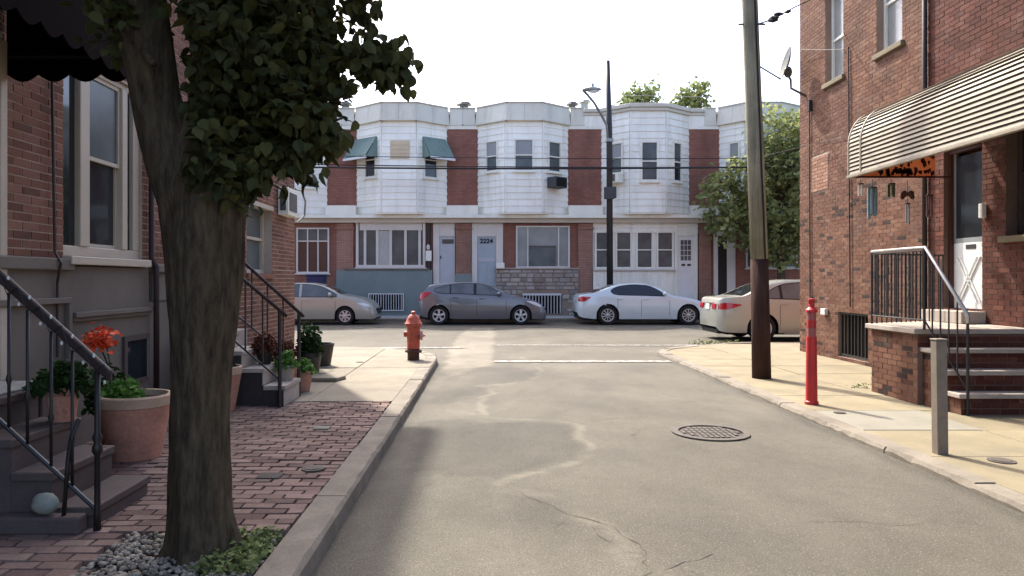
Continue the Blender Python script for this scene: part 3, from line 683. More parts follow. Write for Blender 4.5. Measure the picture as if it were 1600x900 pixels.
gr = MB().fbox(RW,g0+.01,g1-.01,-.06,-.03,gz[1]-.05,gz[1]-.01).fbox(RW,g0+.01,g1-.01,-.06,-.03,gz[0]+.02,gz[0]+.06)
for k in range(9):
    c = g0+.05+(g1-g0-.1)*k/8; gr.fbox(RW,c-.011,c+.011,-.058,-.032,gz[0]+.06,gz[1]-.05)
build('window_bars', gr, M['iron'], f)
build('rear_wall', MB().box(RX+.26,RX+9,P2,C2-.01,0,HR-.01), M['brick_far'], h3); build('roof', MB().box(RX-.12,RX+9,P2,C2+.1,HR+.002,HR+.3), M['stucco'], h3, bevel=.03)
c = RW.uat(1268)
build('conduit', MB().tube([RW.p(RW.uat(1267),.03,5.1),RW.p(RW.uat(1268),.03,1.2)], .013, 6).fbox(RW,RW.uat(1268)-.05,RW.uat(1268)+.03,.014,.07,4.9,5.12), M['rail_brown'], h3)
build('conduit', MB().tube([RW.p(RW.uat(1328),.03,5.7),RW.p(RW.uat(1331),.03,1.05)], .012, 6), M['rail_brown'], h3)
build('outlet_box', MB().fbox(RW,RW.uat(1295),RW.uat(1288),.014,.08,.86,.98), M['offwhite'], h3, bevel=.01)
h4 = thing('row_house', 'deep red brick house with white door under a slatted awning', 'house', (RX,7,0))
dz = (1.12,3.35); du0, du1 = RW.uat(1535), RW.uat(1475); nw = (7.9,RW.uat(1572),2.07,3.6)
holes = [(du0,du1,*dz), nw]
wl = wall_back(h4, RW, 0, P2, -.02, HR, holes, M['mortar_dark'])
bricks(wl, RW, 3.0, P2-.004, .06, HR, holes, M['brick_deep'])
window(h4, RW, nw[0], nw[1], nw[2], nw[3], d=-.2, fw=.05, proud=.06, fm='brownstone', pm='glass', sill=0)
build('sill', MB().fbox(RW,nw[0]-.06,nw[1]+.06,-.2,.07,nw[2]-.08,nw[2]-.003), M['concrete_r'], h4, bevel=.01)
build('door_frame', MB().fbox(RW,du0,du0+.04,-.17,-.06,dz[0],dz[1]).fbox(RW,du1-.04,du1,-.17,-.06,dz[0],dz[1]).fbox(RW,du0+.04,du1-.04,-.17,-.06,dz[1]-.05,dz[1]), M['chime_brown'], h4)
dr = build('door', MB().fbox(RW,du0+.042,du1-.042,-.15,-.11,dz[0]+.01,dz[0]+.92), M['door_white'], h4, bevel=.006)
build('pane', MB().fbox(RW,du0+.09,du1-.09,-.145,-.12,dz[0]+.99,dz[1]-.1), M['glass'], dr)
build('door_stile', MB().fbox(RW,du0+.042,du0+.088,-.15,-.11,dz[0]+.922,dz[1]-.052).fbox(RW,du1-.088,du1-.042,-.15,-.11,dz[0]+.922,dz[1]-.052).fbox(RW,du0+.088,du1-.088,-.15,-.11,dz[0]+.922,dz[0]+.985), M['lamp_grey'], dr)
cx_ = (du0+du1)/2; zc = dz[0]+.42
xm = MB()
for sgn in (-1,1):
    for off in (0,.07):
        A = (cx_-.2*sgn+off, zc-.3); B = (cx_+.2*sgn+off, zc+.3)
        xm.hexa([RW.p(A[0]-.015,-.112,A[1]),RW.p(A[0]+.015,-.112,A[1]),RW.p(B[0]+.015,-.112,B[1]),RW.p(B[0]-.015,-.112,B[1])],
                [RW.p(A[0]-.01,-.095,A[1]),RW.p(A[0]+.01,-.095,A[1]),RW.p(B[0]+.01,-.095,B[1]),RW.p(B[0]-.01,-.095,B[1])])
build('door_panel', xm, M['door_white'], dr); build('number_plate', MB().fbox(RW,cx_-.11,cx_+.09,-.109,-.104,dz[0]+.83,dz[0]+.89), M['dark_print'], dr)
build('handle', MB().fbox(RW,du0+.06,du0+.1,-.11,-.07,dz[0]+.85,dz[0]+.95), M['rail_silver'], dr)
build('mailbox', MB().fbox(RW,du0-.1,du0-.02,.014,.07,2.33,2.52), M['offwhite'], h4, bevel=.008)
build('rear_wall', MB().box(RX+.26,RX+9,0,P2-.01,0,HR-.01), M['brick_far'], h4); build('roof', MB().box(RX-.12,RX+9,0,P2-.004,HR+.002,HR+.3), M['stucco'], h4, bevel=.03)
o = build('downspout', MB().tube([RW.p(P2,.05,HR-.1),RW.p(P2,.05,.3)], .035, 8), M['rail_brown'], smooth=True, base=RW.p(P2,.05,.3)); tag(o, 'dark red downspout between the two sunlit brick houses', 'downspout')

# ------------------------------------------------------------------ the white row across the street
BF = 27.95
def fx(px, Y=FY): return (px-VX)*Y/F
def fz(py, Y=FY): return H-(py-VY)*Y/F
def facet(a, b):
    d = math.dist(a, b); u = ((b[0]-a[0])/d, (b[1]-a[1])/d); return Fr(a[0], a[1], u[0], u[1], u[1], -u[0]), d
ZC0, ZC1, ZS, ZB0 = 7.77, 8.43, 4.17, 3.98
def bay(house, xl, xa, xb, xr, sid, wins, ztop=ZC0, z0=ZS, cornice=True):
    """three-sided bay: core, lapped siding boards, windows; wins = [(facet, px0, px1, py0, py1, options)]"""
    P = [(xl,FY),(xa,BF),(xb,BF),(xr,FY)]
    core = build('bay', MB().prism(P[:1]+P[1:]+[(xr,FY+.3),(xl,FY+.3)], z0-.06, ztop), M[sid], house)
    fr = [facet(P[i],P[i+1]) for i in range(3)]; holes = {0:[],1:[],2:[]}; todo = []
    for (k, px0, px1, py0, py1, opt) in wins:
        f, d = fr[k]; u0, u1 = sorted((f.uat(px0), f.uat(px1))); u0 = max(u0,.06); u1 = min(u1,d-.06)
        z1_, z0_ = f.zat((u0+u1)/2, py0), f.zat((u0+u1)/2, py1); holes[k].append((u0+.01,u1-.01,z0_+.01,z1_-.01)); todo.append((f,u0,u1,z0_,z1_,opt))
    n = int(round((ztop-z0)/.257)); hgt = (ztop-z0)/n
    for k in range(3):
        f, d = fr[k]
        for r in range(n):
            c = z0+r*hgt; e = c+hgt
            for a, b in cut(.035 if k else .0, d-.035 if k < 2 else d, [(h[0],h[1]) for h in holes[k] if h[2]-.02 < (c+e)/2 < h[3]+.02]):
                mb = MB(); mb.hexa([f.p(a,-.01,c),f.p(b,-.01,c),f.p(b,.034,c),f.p(a,.034,c)],[f.p(a,-.01,e),f.p(b,-.01,e),f.p(b,.008,e),f.p(a,.008,e)])
                build('siding_board', mb, M[sid], core)
        if k: build('corner_strip', MB().fbox(f,-.03,.03,0,.045,z0,ztop), M[sid], core)
    for f,u0,u1,z0_,z1_,opt in todo:
        o = dict(fw=.06, proud=.075, fm='white', pm='glass_pale', lo='glass_grey', d=0); o.update(opt); window(house, f, u0, u1, z0_, z1_, **o)
    return P, fr
def cornice(house, P, x0, x1, step=1.0):
    """sloping grey parapet panels following the bay, from x0 on the wall to x1 on the wall"""
    pts = [(x0,FY-.04)] + [(P[0][0]-.12,FY-.04)] + [(P[1][0],BF-.16),(P[2][0],BF-.16)] + [(P[3][0]+.12,FY-.04),(x1,FY-.04)]
    for a, b in zip(pts, pts[1:]):
        f, d = facet(a, b); n = max(1, int(round(d/.8)))
        if d < .05: continue
        for k in range(n):
            u0, u1 = d*k/n+.004, d*(k+1)/n-.004
            build('cornice_panel', MB().hexa([f.p(u0,0,ZC0),f.p(u1,0,ZC0),f.p(u1,-.25,ZC0),f.p(u0,-.25,ZC0)],[f.p(u0,-.1,ZC1),f.p(u1,-.1,ZC1),f.p(u1,-.35,ZC1),f.p(u0,-.35,ZC1)]), M['cornice'], house)
        build('coping', MB().fbox(f,-.02,d+.02,-.4,-.06,ZC1+.003,ZC1+.05), M['gutter'], house)
        build('moulding', MB().fbox(f,-.02,d+.02,-.2,.03,ZC0-.05,ZC0-.003), M['cornice'], house)
def fascia(house, P, x0, x1):
    build('fascia', MB().box(x0+.003,x1-.003,FY-.62,FY-.01,ZB0,ZS-.063), M['white'], house)
    build('beam', MB().box(x0,x1,FY-.30,FY-.02,ZB0-.16,ZB0-.003), M['offwhite'], house)
def upper_wall(house, x0, x1):
    build('brick_panel', MB().box(x0,x1,FY-.02,FY+.3,4.5,7.58), M['brick_far'], house)
    build('frieze', MB().box(x0,x1,FY-.05,FY+.3,7.582,ZC0-.052), M['white'], house); build('belt', MB().box(x0,x1,FY-.34,FY+.3,ZS-.06,4.498), M['white'], house)
def pillar(house, px0, px1, cap=True, base='stucco_blue', zb=None):
    x0, x1 = fx(px0), fx(px1); zb = zb or 1.1
    p = build('pillar', MB().box(x0,x1,FY-.14,FY+.2,zb,ZB0-.17), M['pillar'], house)
    if base: build('pillar_base', MB().box(x0-.02,x1+.02,FY-.17,FY+.2,.1,zb-.002), M[base], p)
    if cap: build('pillar_cap', MB().box(x0-.05,x1+.05,FY-.2,FY+.2,ZB0-.42,ZB0-.34), M['pillar'], p)
def back(house, x0, x1, zt=8.2):
    build('wall', MB().box(x0+.01,x1-.01,FY+.08,FY+.6,.0,zt), M['brick_far'], house); build('roof', MB().box(x0+.005,x1-.005,FY+.1,FY+11,zt,zt+.12), M['cornice'], house)
    build('rear_wall', MB().box(x0+.01,x1-.01,FY+.6,FY+11,0,zt-.01), M['brick_far'], house)
WX = [-11.3,-5.86,-1.0,3.88,8.68,13.6]
GRP = "white bay-fronted row houses across the street"
# house with triple-pane ground window at the left end of the view
h = thing('row_house', 'white bay row house with blue bin under its three-pane ground window', 'house', ((WX[0]+WX[1])/2,FY,0), GRP); back(h, WX[0], WX[1])
P, fr = bay(h, -10.4, -9.2, -7.75, -6.45, 'siding', [(2,470,491,259,294,{}),(1,405,440,217,268,{})]); cornice(h, P, WX[0], WX[1]); fascia(h, P, WX[0], WX[1]); upper_wall(h, P[3][0], WX[1]); upper_wall(h, WX[0], P[0][0])
build('ground_wall', MB().box(WX[0],fx(521),FY-.02,FY+.1,.05,ZB0-.17), M['brick_far'], h)
window(h, FW, fx(464), fx(515), fz(427), fz(356), d=.022, pm='glass_grey', lo='glass', rail=.72, mull=(.34,.66), fm='offwhite', proud=.08)
# house with the green awnings
h = thing('row_house', 'white bay row house with two green awnings and blue-grey stucco ground floor', 'house', ((WX[1]+WX[2])/2,FY,0), GRP); back(h, WX[1], WX[2])
P, fr = bay(h, fx(558), fx(595,BF), fx(652,BF), fx(698), 'siding', [(0,571,589,222,278,dict(pm='glass',lo='glass')),(2,661,683,222,279,dict(pm='glass',lo='glass'))])
cornice(h, P, WX[1], WX[2]); fascia(h, P, WX[1], WX[2]); upper_wall(h, WX[1], P[0][0]); upper_wall(h, P[3][0], WX[2])
f, d = fr[1]; u0, u1 = f.uat(610), f.uat(640); build('boarded_window', MB().fbox(f,u0,u1,.02,.055,f.zat(u0,248),f.zat(u0,220)), M['board'], h)
for k in range(4): build('board', MB().fbox(f,u0+.02,u1-.02,.055,.068,f.zat(u0,248)+.02+k*.17,f.zat(u0,248)+.17+k*.17), M['board'], h)
for k, pa, pb in ((0,556,590),(2,660,696)):
    f, d = fr[k]; a, b = sorted((f.uat(pa), f.uat(pb))); a = max(a,-.1); b = min(b,d+.12); zt = f.zat((a+b)/2, 217); zb = f.zat((a+b)/2, 249)
    aw = thing('window_awning', 'green metal awning over the ' + ('smaller left' if k == 0 else 'right') + ' window of the stucco-based white house', 'awning', f.p((a+b)/2,0,zb), 'green metal window awnings')
    n = 8
    for j in range(n):
        s0, s1 = a+(b-a)*j/n, a+(b-a)*(j+1)/n-.012; cs = lambda s: .06+.88*(s)
        build('awning_panel', MB().hexa([f.p(s0,.03,zt),f.p(s1,.03,zt),f.p(s1,.62,zb),f.p(s0,.62,zb)],[f.p(s0,.05,zt+.03),f.p(s1,.05,zt+.03),f.p(s1,.65,zb+.03),f.p(s0,.65,zb+.03)]), M['awn_green'], aw)
    for s in (a-.015, b+.003):
        build('awning_side', MB().hexa([f.p(s,.03,zb),f.p(s,.6,zb),f.p(s,.03,zt)],[f.p(s+.012,.03,zb),f.p(s+.012,.6,zb),f.p(s+.012,.03,zt)]), M['awn_green'], aw)
    build('awning_trim', MB().fbox(f,a-.02,b+.02,.6,.66,zb-.09,zb-.003), M['awn_trim'], aw)
pillar(h, 527, 553); pillar(h, 712, 736, zb=fz(428)); 
build('ground_wall', MB().box(fx(521),fx(677),FY-.03,FY+.1,.05,ZB0-.17), M['brick_far'], h)
build('stucco_base', MB().box(fx(527),fx(676),FY-.19,FY+.1,.05,fz(422)), M['stucco_blue'], h); build('ledge', MB().box(fx(540),fx(672),FY-.24,FY-.02,fz(422)+.002,fz(419.5)), M['stucco'], h, bevel=.01)
wf = window(h, FW, fx(557), fx(665), fz(418), fz(344), d=.035, fw=.10, proud=.10, fm='offwhite', pm='glass_grey', rail=0, sill=.06)
build('panel', MB().fbox(FW,fx(563),fx(660),.05,.125,fz(360),fz(346)), M['offwhite'], wf)
for px in (571,590,611,634,656): build('mullion', MB().fbox(FW,fx(px)-.05,fx(px)+.05,.04,.115,fz(415),fz(360)-.002), M['offwhite'], wf)
build('shade_panel', MB().fbox(FW,fx(591),fx(610),.06,.09,fz(414),fz(361)), M['curtain'], wf)
g = build('basement_window', MB().box(fx(577),fx(632),FY-.205,FY-.19,.32,1.0), M['dark_room'], h)
gm = MB(); x0, x1 = fx(577), fx(632); gm.box(x0,x1,FY-.26,FY-.21,.96,1.0).box(x0,x1,FY-.26,FY-.21,.30,.34).box(x0,x0+.04,FY-.26,FY-.21,.34,.96).box(x1-.04,x1,FY-.26,FY-.21,.34,.96)
for k in range(1,14): c = x0+(x1-x0)*k/14; gm.box(c-.012,c+.012,FY-.25,FY-.22,.34,.96)
build('window_bars', gm, M['shutter'], g)
build('downspout', MB().tube([(fx(671),FY-.12,ZB0-.2),(fx(671),FY-.12,.3)], .06, 8), M['iron'], h); build('mailbox', MB().box(fx(666),fx(675),FY-.28,FY-.185,fz(408),fz(392)), M['white'], h, bevel=.01)
build('porch_light', MB().lathe([(.02,0),(.07,.05),(.07,.16),(.02,.22)], (fx(670),FY-.25,fz(391)), 8), M['offwhite'], h)
def door(h, pa, pb, ptop, px0, px1, y0, m, digits=None, frame='offwhite'):
    """door with its surround: pa..pb the surround, px0..px1 the leaf"""
    build('door_surround', MB().box(fx(pa),fx(px0)-.003,FY-.10,FY+.05,.5,ZB0-.17).box(fx(px1)+.003,fx(pb),FY-.10,FY+.05,.5,ZB0-.17).box(fx(px0)-.003,fx(px1)+.003,FY-.10,FY+.05,fz(y0)+.003,ZB0-.17), M[frame], h, bevel=.015)
    return build('door', MB().box(fx(px0),fx(px1),FY-.05,FY+.03,.5,fz(y0)), M[m], h)
d_ = door(h, 677, 711, 345, 687, 710, 370, 'door_pale'); build('transom', MB().box(fx(691),fx(709),FY-.062,FY-.049,fz(381),fz(374)), M['ac_grille'], d_); build('handle', MB().box(fx(688),fx(689.5),FY-.1,FY-.049,fz(404),fz(400)), M['iron'], d_)
build('step', MB().box(fx(677),fx(712),FY-1.1,FY,.1,.30), M['step_pale'], h, bevel=.01); build('step', MB().box(fx(677),fx(712),FY-.75,FY,.302,.5), M['step_pale'], h, bevel=.01)
# house with the stone ground floor
h = thing('row_house', 'white bay row house with grey stone ground floor and brick columns', 'house', ((WX[2]+WX[3])/2,FY,0), GRP); back(h, WX[2], WX[3])
P, fr = bay(h, fx(747), fx(790,BF), fx(848,BF), fx(887), 'siding', [(0,760,779,220,269,{}),(1,803,834,217,268,{}),(2,855,875,221,270,dict(pm='glass_grey'))])
cornice(h, P, WX[2], WX[3]); fascia(h, P, WX[2], WX[3]); upper_wall(h, WX[2], P[0][0]); upper_wall(h, P[3][0], WX[3])
f, d = fr[2]; ub = f.uat(864); z0_ = f.zat(ub,295)
ac = thing('air_conditioner', 'dark window air conditioner on the white bay with stone ground floor', 'air conditioner', f.p(ub,0,z0_))
build('case', MB().fbox(f,ub-.34,ub+.3,.03,.5,z0_,z0_+.42), M['ac_dark'], ac, bevel=.015); build('grille', MB().fbox(f,ub-.28,ub+.24,.502,.51,z0_+.05,z0_+.37), M['chassis'], ac)
d_ = door(h, 737, 786, 345, 746, 775, 370, 'door_grey'); build('door_rail', MB().box(fx(747),fx(774),FY-.07,FY-.049,fz(409),fz(403)), M['door_pale'], d_)
for a, b in ((748,760),(761,773)):
    build('door_panel', MB().box(fx(a),fx(b),FY-.06,FY-.049,fz(441),fz(411)), M['door_grey'], d_, bevel=.008)
tc = bpy.data.curves.new("house_number", 'FONT'); tc.body = "2224"; tc.size = .25; tc.extrude = .01; tc.align_x = 'CENTER'; tc.align_y = 'CENTER'; tc.space_character = 1.05
tc.offset = .010; to = bpy.data.objects.new("house_number", tc); COL.objects.link(to); tc.materials.append(M['dark_print']); to.parent = d_; to.location = (fx(760)-h.location.x, FY-.058-h.location.y, fz(377)); to.rotation_euler = (R(90),0,0)
bpy.context.view_layer.update(); me = bpy.data.meshes.new_from_object(to.evaluated_get(bpy.context.evaluated_depsgraph_get())); tl = tuple(to.location); bpy.data.objects.remove(to)
to = link("house_number", me, None, d_, tl); to.rotation_euler = (R(90),0,0)
build('step', MB().box(fx(738),fx(774),FY-1.1,FY,.1,.30), M['step_pale'], h, bevel=.01); build('step', MB().box(fx(738),fx(774),FY-.75,FY,.302,.5), M['step_pale'], h, bevel=.01)
build('ground_wall', MB().box(fx(786),fx(905),FY-.03,FY+.1,.05,ZB0-.17), M['brick_far'], h)
wf = window(h, FW, fx(806), fx(890), fz(419), fz(353), d=.03, fw=.07, proud=.09, fm='offwhite', pm='glass_pale', lo='glass_pale', rail=0, mull=(.22,.79), sill=.05)
build('sash', MB().fbox(FW,fx(826),fx(868),.05,.115,fz(387),fz(384)), M['ac_grille'], wf); build('screen', MB().fbox(FW,fx(826),fx(868),.05,.10,fz(417),fz(387)), M['glass_grey'], wf)
sw = build('stone_wall', MB().box(fx(775),fx(903),FY-.20,FY-.03,.05,fz(421)), M['mortar_mid'], h); SW = Fr(0,FY-.20,1,0,0,-1)
gh = (fx(816),fx(876),.20,1.0)
r_ = 0; z = .12
while z < fz(421)-.08:
    hh = random.choice((.15,.18,.2)); x = fx(775)-random.uniform(0,.2)
    while x < fx(903):
        wd = random.uniform(.22,.5); a, b = max(x,fx(775))+.012, min(x+wd,fx(903))-.012; x += wd
        if b-a < .06 or (a < gh[1] and b > gh[0] and z < gh[3] and z+hh > gh[2]): continue
        j = lambda: random.uniform(-.015,.015); t = min(z+hh,fz(421))-.02; pr = random.uniform(.02,.05)
        build('stone', MB().hexa([SW.p(a,-.01,z),SW.p(b,-.01,z),SW.p(b,-.01,t),SW.p(a,-.01,t)],[SW.p(a+.02+j(),pr,z+.02),SW.p(b-.02+j(),pr,z+.02+j()),SW.p(b-.02+j(),pr,t-.02),SW.p(a+.02,pr,t-.02+j())]), M['stone'], sw)
    z += hh
build('coping', MB().box(fx(775)-.03,fx(903)+.02,FY-.26,FY-.03,fz(421)+.002,fz(418.5)), M['step_pale'], sw, bevel=.01)
g = build('basement_window', MB().fbox(SW,gh[0],gh[1],.0,.012,gh[2],gh[3]), M['dark_room'], h); gm = MB().fbox(SW,gh[0],gh[1],.013,.07,gh[3]-.08,gh[3])
for k in range(13): c = gh[0]+.04+(gh[1]-gh[0]-.08)*k/12; gm.fbox(SW,c-.014,c+.014,.03,.06,gh[2],gh[3]-.082)
build('window_bars', gm, M['shutter'], g)
pillar(h, 903, 925, base=None, zb=.1)
build('railing_planter', MB().box(fx(775),fx(788),FY-.45,FY-.27,fz(420),fz(411)), M['white'], h, bevel=.02)
# house with the row of four ground-floor windows
h = thing('row_house', 'pale grey bay row house with four ground-floor windows behind the lamp post', 'house', ((WX[3]+WX[4])/2,FY,0), GRP); back(h, WX[3], WX[4], 8.2)
P, fr = bay(h, fx(940), fx(985,BF), fx(1041,BF), fx(1076), 'siding_grey', [(0,955,974,223,272,dict(pm='glass_pale',lo='glass_grey')),(1,1000,1029,220,284,dict(pm='glass_grey',lo='glass_grey',fw=.08)),(2,1050,1064,222,285,dict(pm='glass_grey',lo='glass',fw=.07))], ztop=8.12)
fascia(h, P, WX[3], WX[4]); upper_wall(h, WX[3], P[0][0]); upper_wall(h, P[3][0], WX[4])
build('parapet', MB().box(WX[3],WX[4],FY-.04,FY+.3,ZC0-.05,8.12), M['siding_grey'], h)
pts = [(WX[3],FY-.06),(P[0][0]-.05,FY-.06),(P[1][0],BF-.08),(P[2][0],BF-.08),(P[3][0]+.05,FY-.06),(WX[4],FY-.06)]
for a, b in zip(pts, pts[1:]):
    f, d = facet(a,b); build('gutter', MB().fbox(f,-.03,d+.03,-.3,.10,8.25,8.40).fbox(f,-.02,d+.02,-.3,.03,8.122,8.248), M['gutter'], h, bevel=.02)
build('rear_wall', MB().box(P[1][0],P[2][0],BF-.02,FY+.2,8.12,8.3), M['gutter'], h)
f, d = fr[0]; ub = f.uat(966); z0_ = f.zat(ub,287)
ac = thing('air_conditioner', 'white window air conditioner beside the black lamp post', 'air conditioner', f.p(ub,0,z0_))
build('case', MB().fbox(f,ub-.32,ub+.26,.03,.42,z0_,z0_+.38), M['white'], ac, bevel=.015); build('grille', MB().fbox(f,ub-.26,ub+.1,.422,.43,z0_+.05,z0_+.33), M['ac_grille'], ac)
x0, x1 = fx(926), fx(1090)
build('ground_wall', MB().box(x0,x1,FY-.03,FY+.1,.05,ZB0-.17), M['siding'], h)
for k in range(4):
    c = fz(364)+k*.2; c1 = min(c+.2, ZB0-.165)
    if c1-c > .05: build('siding_board', MB().hexa([FW.p(x0,.03,c),FW.p(x1,.03,c),FW.p(x1,.10,c),FW.p(x0,.10,c)],[FW.p(x0,.03,c1),FW.p(x1,.03,c1),FW.p(x1,.06,c1),FW.p(x0,.06,c1)]), M['siding'], h)
for a, b in ((929,953),(961,987),(993,1020),(1025,1052)):
    window(h, FW, fx(a), fx(b), fz(420), fz(361), d=.033, fw=.07, proud=.08, pm='glass_grey', lo='glass_grey', sill=0)
build('sill', MB().box(x0,fx(1054),FY-.24,FY-.03,fz(423),fz(420)-.003), M['offwhite'], h, bevel=.01)
pw = build('panel_wall', MB().box(x0,fx(1040),FY-.14,FY-.03,.1,fz(424)), M['siding_grey'], h)
for px in (934,946,965,977,989,1000,1013,1028): build('baluster', MB().box(fx(px)-.06,fx(px)+.06,FY-.17,FY-.14,fz(446),fz(428)), M['white'], pw, bevel=.02)
d_ = door(h, 1053, 1089, 365, 1058, 1085, 369, 'door_white', frame='white')
for i in range(3):
    for j in range(4): build('pane', MB().box(fx(1063)+i*.145,fx(1063)+i*.145+.12,FY-.062,FY-.049,fz(407)+j*.21,fz(407)+j*.21+.185), M['glass_grey'], d_)
for px in (1067,1076): build('knocker', MB().box(fx(px)-.07,fx(px)+.07,FY-.07,FY-.049,fz(415.5),fz(412.5)), M['dark_print'], d_)
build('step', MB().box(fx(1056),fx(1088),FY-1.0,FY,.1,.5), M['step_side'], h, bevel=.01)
pillar(h, 1091, 1109, base=None, zb=.1)
# house behind the street tree
h = thing('row_house', 'white row house mostly hidden behind the leafy street tree', 'house', ((WX[4]+WX[5])/2,FY,0), GRP); back(h, WX[4], WX[5])
P, fr = bay(h, fx(1124), fx(1165,BF), fx(1222,BF), fx(1262), 'siding', [(0,1140,1157,222,270,{}),(1,1180,1212,217,268,{}),(2,1232,1250,221,270,{})]); cornice(h, P, WX[4], WX[5]); fascia(h, P, WX[4], WX[5]); upper_wall(h, WX[4], P[0][0]); upper_wall(h, P[3][0], WX[5])
build('ground_wall', MB().box(WX[4],WX[5],FY-.03,FY+.1,.05,ZB0-.17), M['brick_far'], h); d_ = door(h, 1114, 1148, 365, 1121, 1135, 369, 'dark_print')
window(h, FW, fx(1165), fx(1245), fz(419), fz(353), d=.032, pm='glass_grey', mull=(.33,.66), rail=0, fm='offwhite')
h = thing('row_house', 'white row house beyond the tree at the far right end', 'house', (16,FY,0), GRP); back(h, WX[5], 18.5); P, fr = bay(h, 14.2, 15.3, 16.7, 17.8, 'siding', []); cornice(h, P, WX[5], 18.5); fascia(h, P, WX[5], 18.5); upper_wall(h, WX[5], P[0][0]); upper_wall(h, P[3][0], 18.5); build('ground_wall', MB().box(WX[5],18.5,FY-.03,FY+.1,.05,ZB0-.17), M['brick_far'], h)
for px, yy, w_, hh, lab in ((540,32.0,.42,.3,'small dark roof vent on the green-awning house'),(725,33.0,.5,.35,'dark roof vent between the awning house and the stone-based house'),(894,33,.4,.35,'low dark roof vent on the stone-based house'),(913,33.5,.45,.55,'pale capped roof vent left of the lamp post')):
    x = (px-VX)*yy/F; b = 8.32; t = H-(161-VY)*yy/F + (.1 if 'capped' in lab else 0)
    o = build('roof_vent', MB().cyl((x,yy,0), w_*.4, b, t-.1, 10).lathe([(0,0),(w_*.75,0),(w_*.55,.12),(0,.16)], (x,yy,t-.1), 10), M['ac_dark' if 'dark' in lab else 'lamp_grey'], base=(x,yy,b)); tag(o, lab, 'roof vent', 'roof vents')
o = build('recycling_bin', MB().hexa([(fx(500),26.9,.13),(fx(521),26.9,.13),(fx(521),27.4,.13),(fx(500),27.4,.13)],[(fx(497),26.85,1.66),(fx(523),26.85,1.66),(fx(523),27.45,1.66),(fx(497),27.45,1.66)]).box(fx(496),fx(524),26.83,27.47,1.665,1.75), M['blue_bin'], bevel=.03, base=(fx(510),27.1,.12)); tag(o, 'dark blue bin standing behind the beige parked car', 'bin')
# street lamp
lx = (952-VX)*26.7/F
lp = thing('street_lamp', 'tall black street lamp post with curved grey arm', 'street lamp', (lx,26.7,ZL))
def lz(py, Y=26.7): return H-(py-VY)*Y/F
build('pole', MB().tube([(lx+.03,26.7,.1),(lx,26.7,lz(200)),(lx-.06,26.7,lz(95))], [.125,.11,.085], 12), M['lamp_pole'], lp, smooth=True)
a = lambda px,py,Y: at(px,py,Y)
build('arm', MB().tube([at(950,219,26.62),at(948,196,26.6),at(940,180,26.2),at(928,160,25.5),at(917,147,24.9),at(911,141,24.6)], .045, 8), M['lamp_grey'], lp, smooth=True)
hd = Vector(at(912,141,24.6)); mb = MB(); mb.blob((hd.x+.28,hd.y-.05,hd.z+.02), .34, .14, .085, 10, 6, 0)
build('lamp_head', mb, M['lamp_grey'], lp, smooth=True); build('photocell', MB().cyl((hd.x+.3,hd.y-.05,hd.z), .05, .09, .22, 8), M['lamp_grey'], lp); build('lens', MB().blob((hd.x+.33,hd.y-.05,hd.z-.05), .2, .1, .06, 10, 6, 0), M['lamp_clear'], lp, smooth=True)
build('control_box', MB().box(lx-.22,lx+.16,26.48,26.6,lz(312),lz(293)).cyl((lx+.17,26.62,0),.09,lz(310),lz(292),8), M['ac_dark'], lp, bevel=.02); build('bracket', MB().box(lx-.13,lx+.13,26.56,26.84,lz(222),lz(217)), M['lamp_grey'], lp)
# overhead cables
for i, (py0, py1, r_, m_, lab) in enumerate(((247,248,.014,'cable','topmost thin black cable of three crossing in front of the white houses'),(261,262,.02,'cable','middle black cable of three crossing in front of the white houses'),(266,263,.034,'cable','lowest and thickest black cable crossing in front of the white houses'))):
    Y = 26.45 - .0*i; x0, x1 = -16, 22; pts = []
    for k in range(25):
        t = k/24; x = x0+(x1-x0)*t; px = VX+x*F/Y; zz = H-(py0+(py1-py0)*(px-460)/640-VY)*Y/F + .25*((x-4.5)/18)**2; pts.append((x,Y-.04*i,zz))
    o = build('overhead_cable', MB().tube(pts, r_, 6), M[m_], base=pts[12]); tag(o, lab, 'cable', 'cables over the cross street')
o = build('overhead_cable', MB().tube([at(300,122,40),at(560,128,40),at(900,147,40),at(1300,156,40)], .016, 5), M['cable_thin'], base=at(760,135,40)); tag(o, 'faint grey wire high in the sky above the white roofs', 'cable')

# ------------------------------------------------------------------ leaves, trees
LEAF = np.array([(0,0,0),(0,.38,-.03),(0,.7,-.05),(0,1.08,-.14),(.28,.08,.05),(.43,.38,.09),(.29,.74,.04),(.07,.97,-.06),(-.28,.08,.05),(-.43,.38,.09),(-.29,.74,.04),(-.07,.97,-.06)], dtype=np.float64)   # folded oval leaf
LEAF_F = [(0,4,5,1),(1,5,6,2),(2,6,7,3),(0,1,9,8),(1,2,10,9),(2,3,11,10)]
rng = np.random.default_rng(11)
def leaf_xf(n, size, droop=.5):
    """random frames: leaf axis leaning outwards and down"""
    a = rng.uniform(0,2*np.pi,n); t = rng.uniform(-1.2,.5,n)*droop*1.4
    y = np.stack([np.cos(a)*np.cos(t), np.sin(a)*np.cos(t), np.sin(t)],1); r = rng.normal(size=(n,3)); z = r+np.array([0,0,1.2]); x = np.cross(y,z); x /= np.linalg.norm(x,axis=1)[:,None]+1e-9
    z = np.cross(x,y); s = size*rng.uniform(.5,1.3,n)[:,None]; return x*s, y*s, z*s
def leaves(name, pts, size, m, parent, droop=.5, shape=None):
    pts = np.asarray(pts); n = len(pts); x,y,z = leaf_xf(n, size, droop); L = LEAF if shape is None else shape
    V = pts[:,None,:] + L[None,:,0:1]*x[:,None,:] + L[None,:,1:2]*y[:,None,:] + L[None,:,2:3]*z[:,None,:]
    k = len(L); Fs = (np.arange(n)*k)[:,None,None] + np.array(LEAF_F)[None]
    o = raw(name, V.reshape(-1,3), Fs.reshape(-1,4), m, parent); o['kind'] = 'stuff'; return o
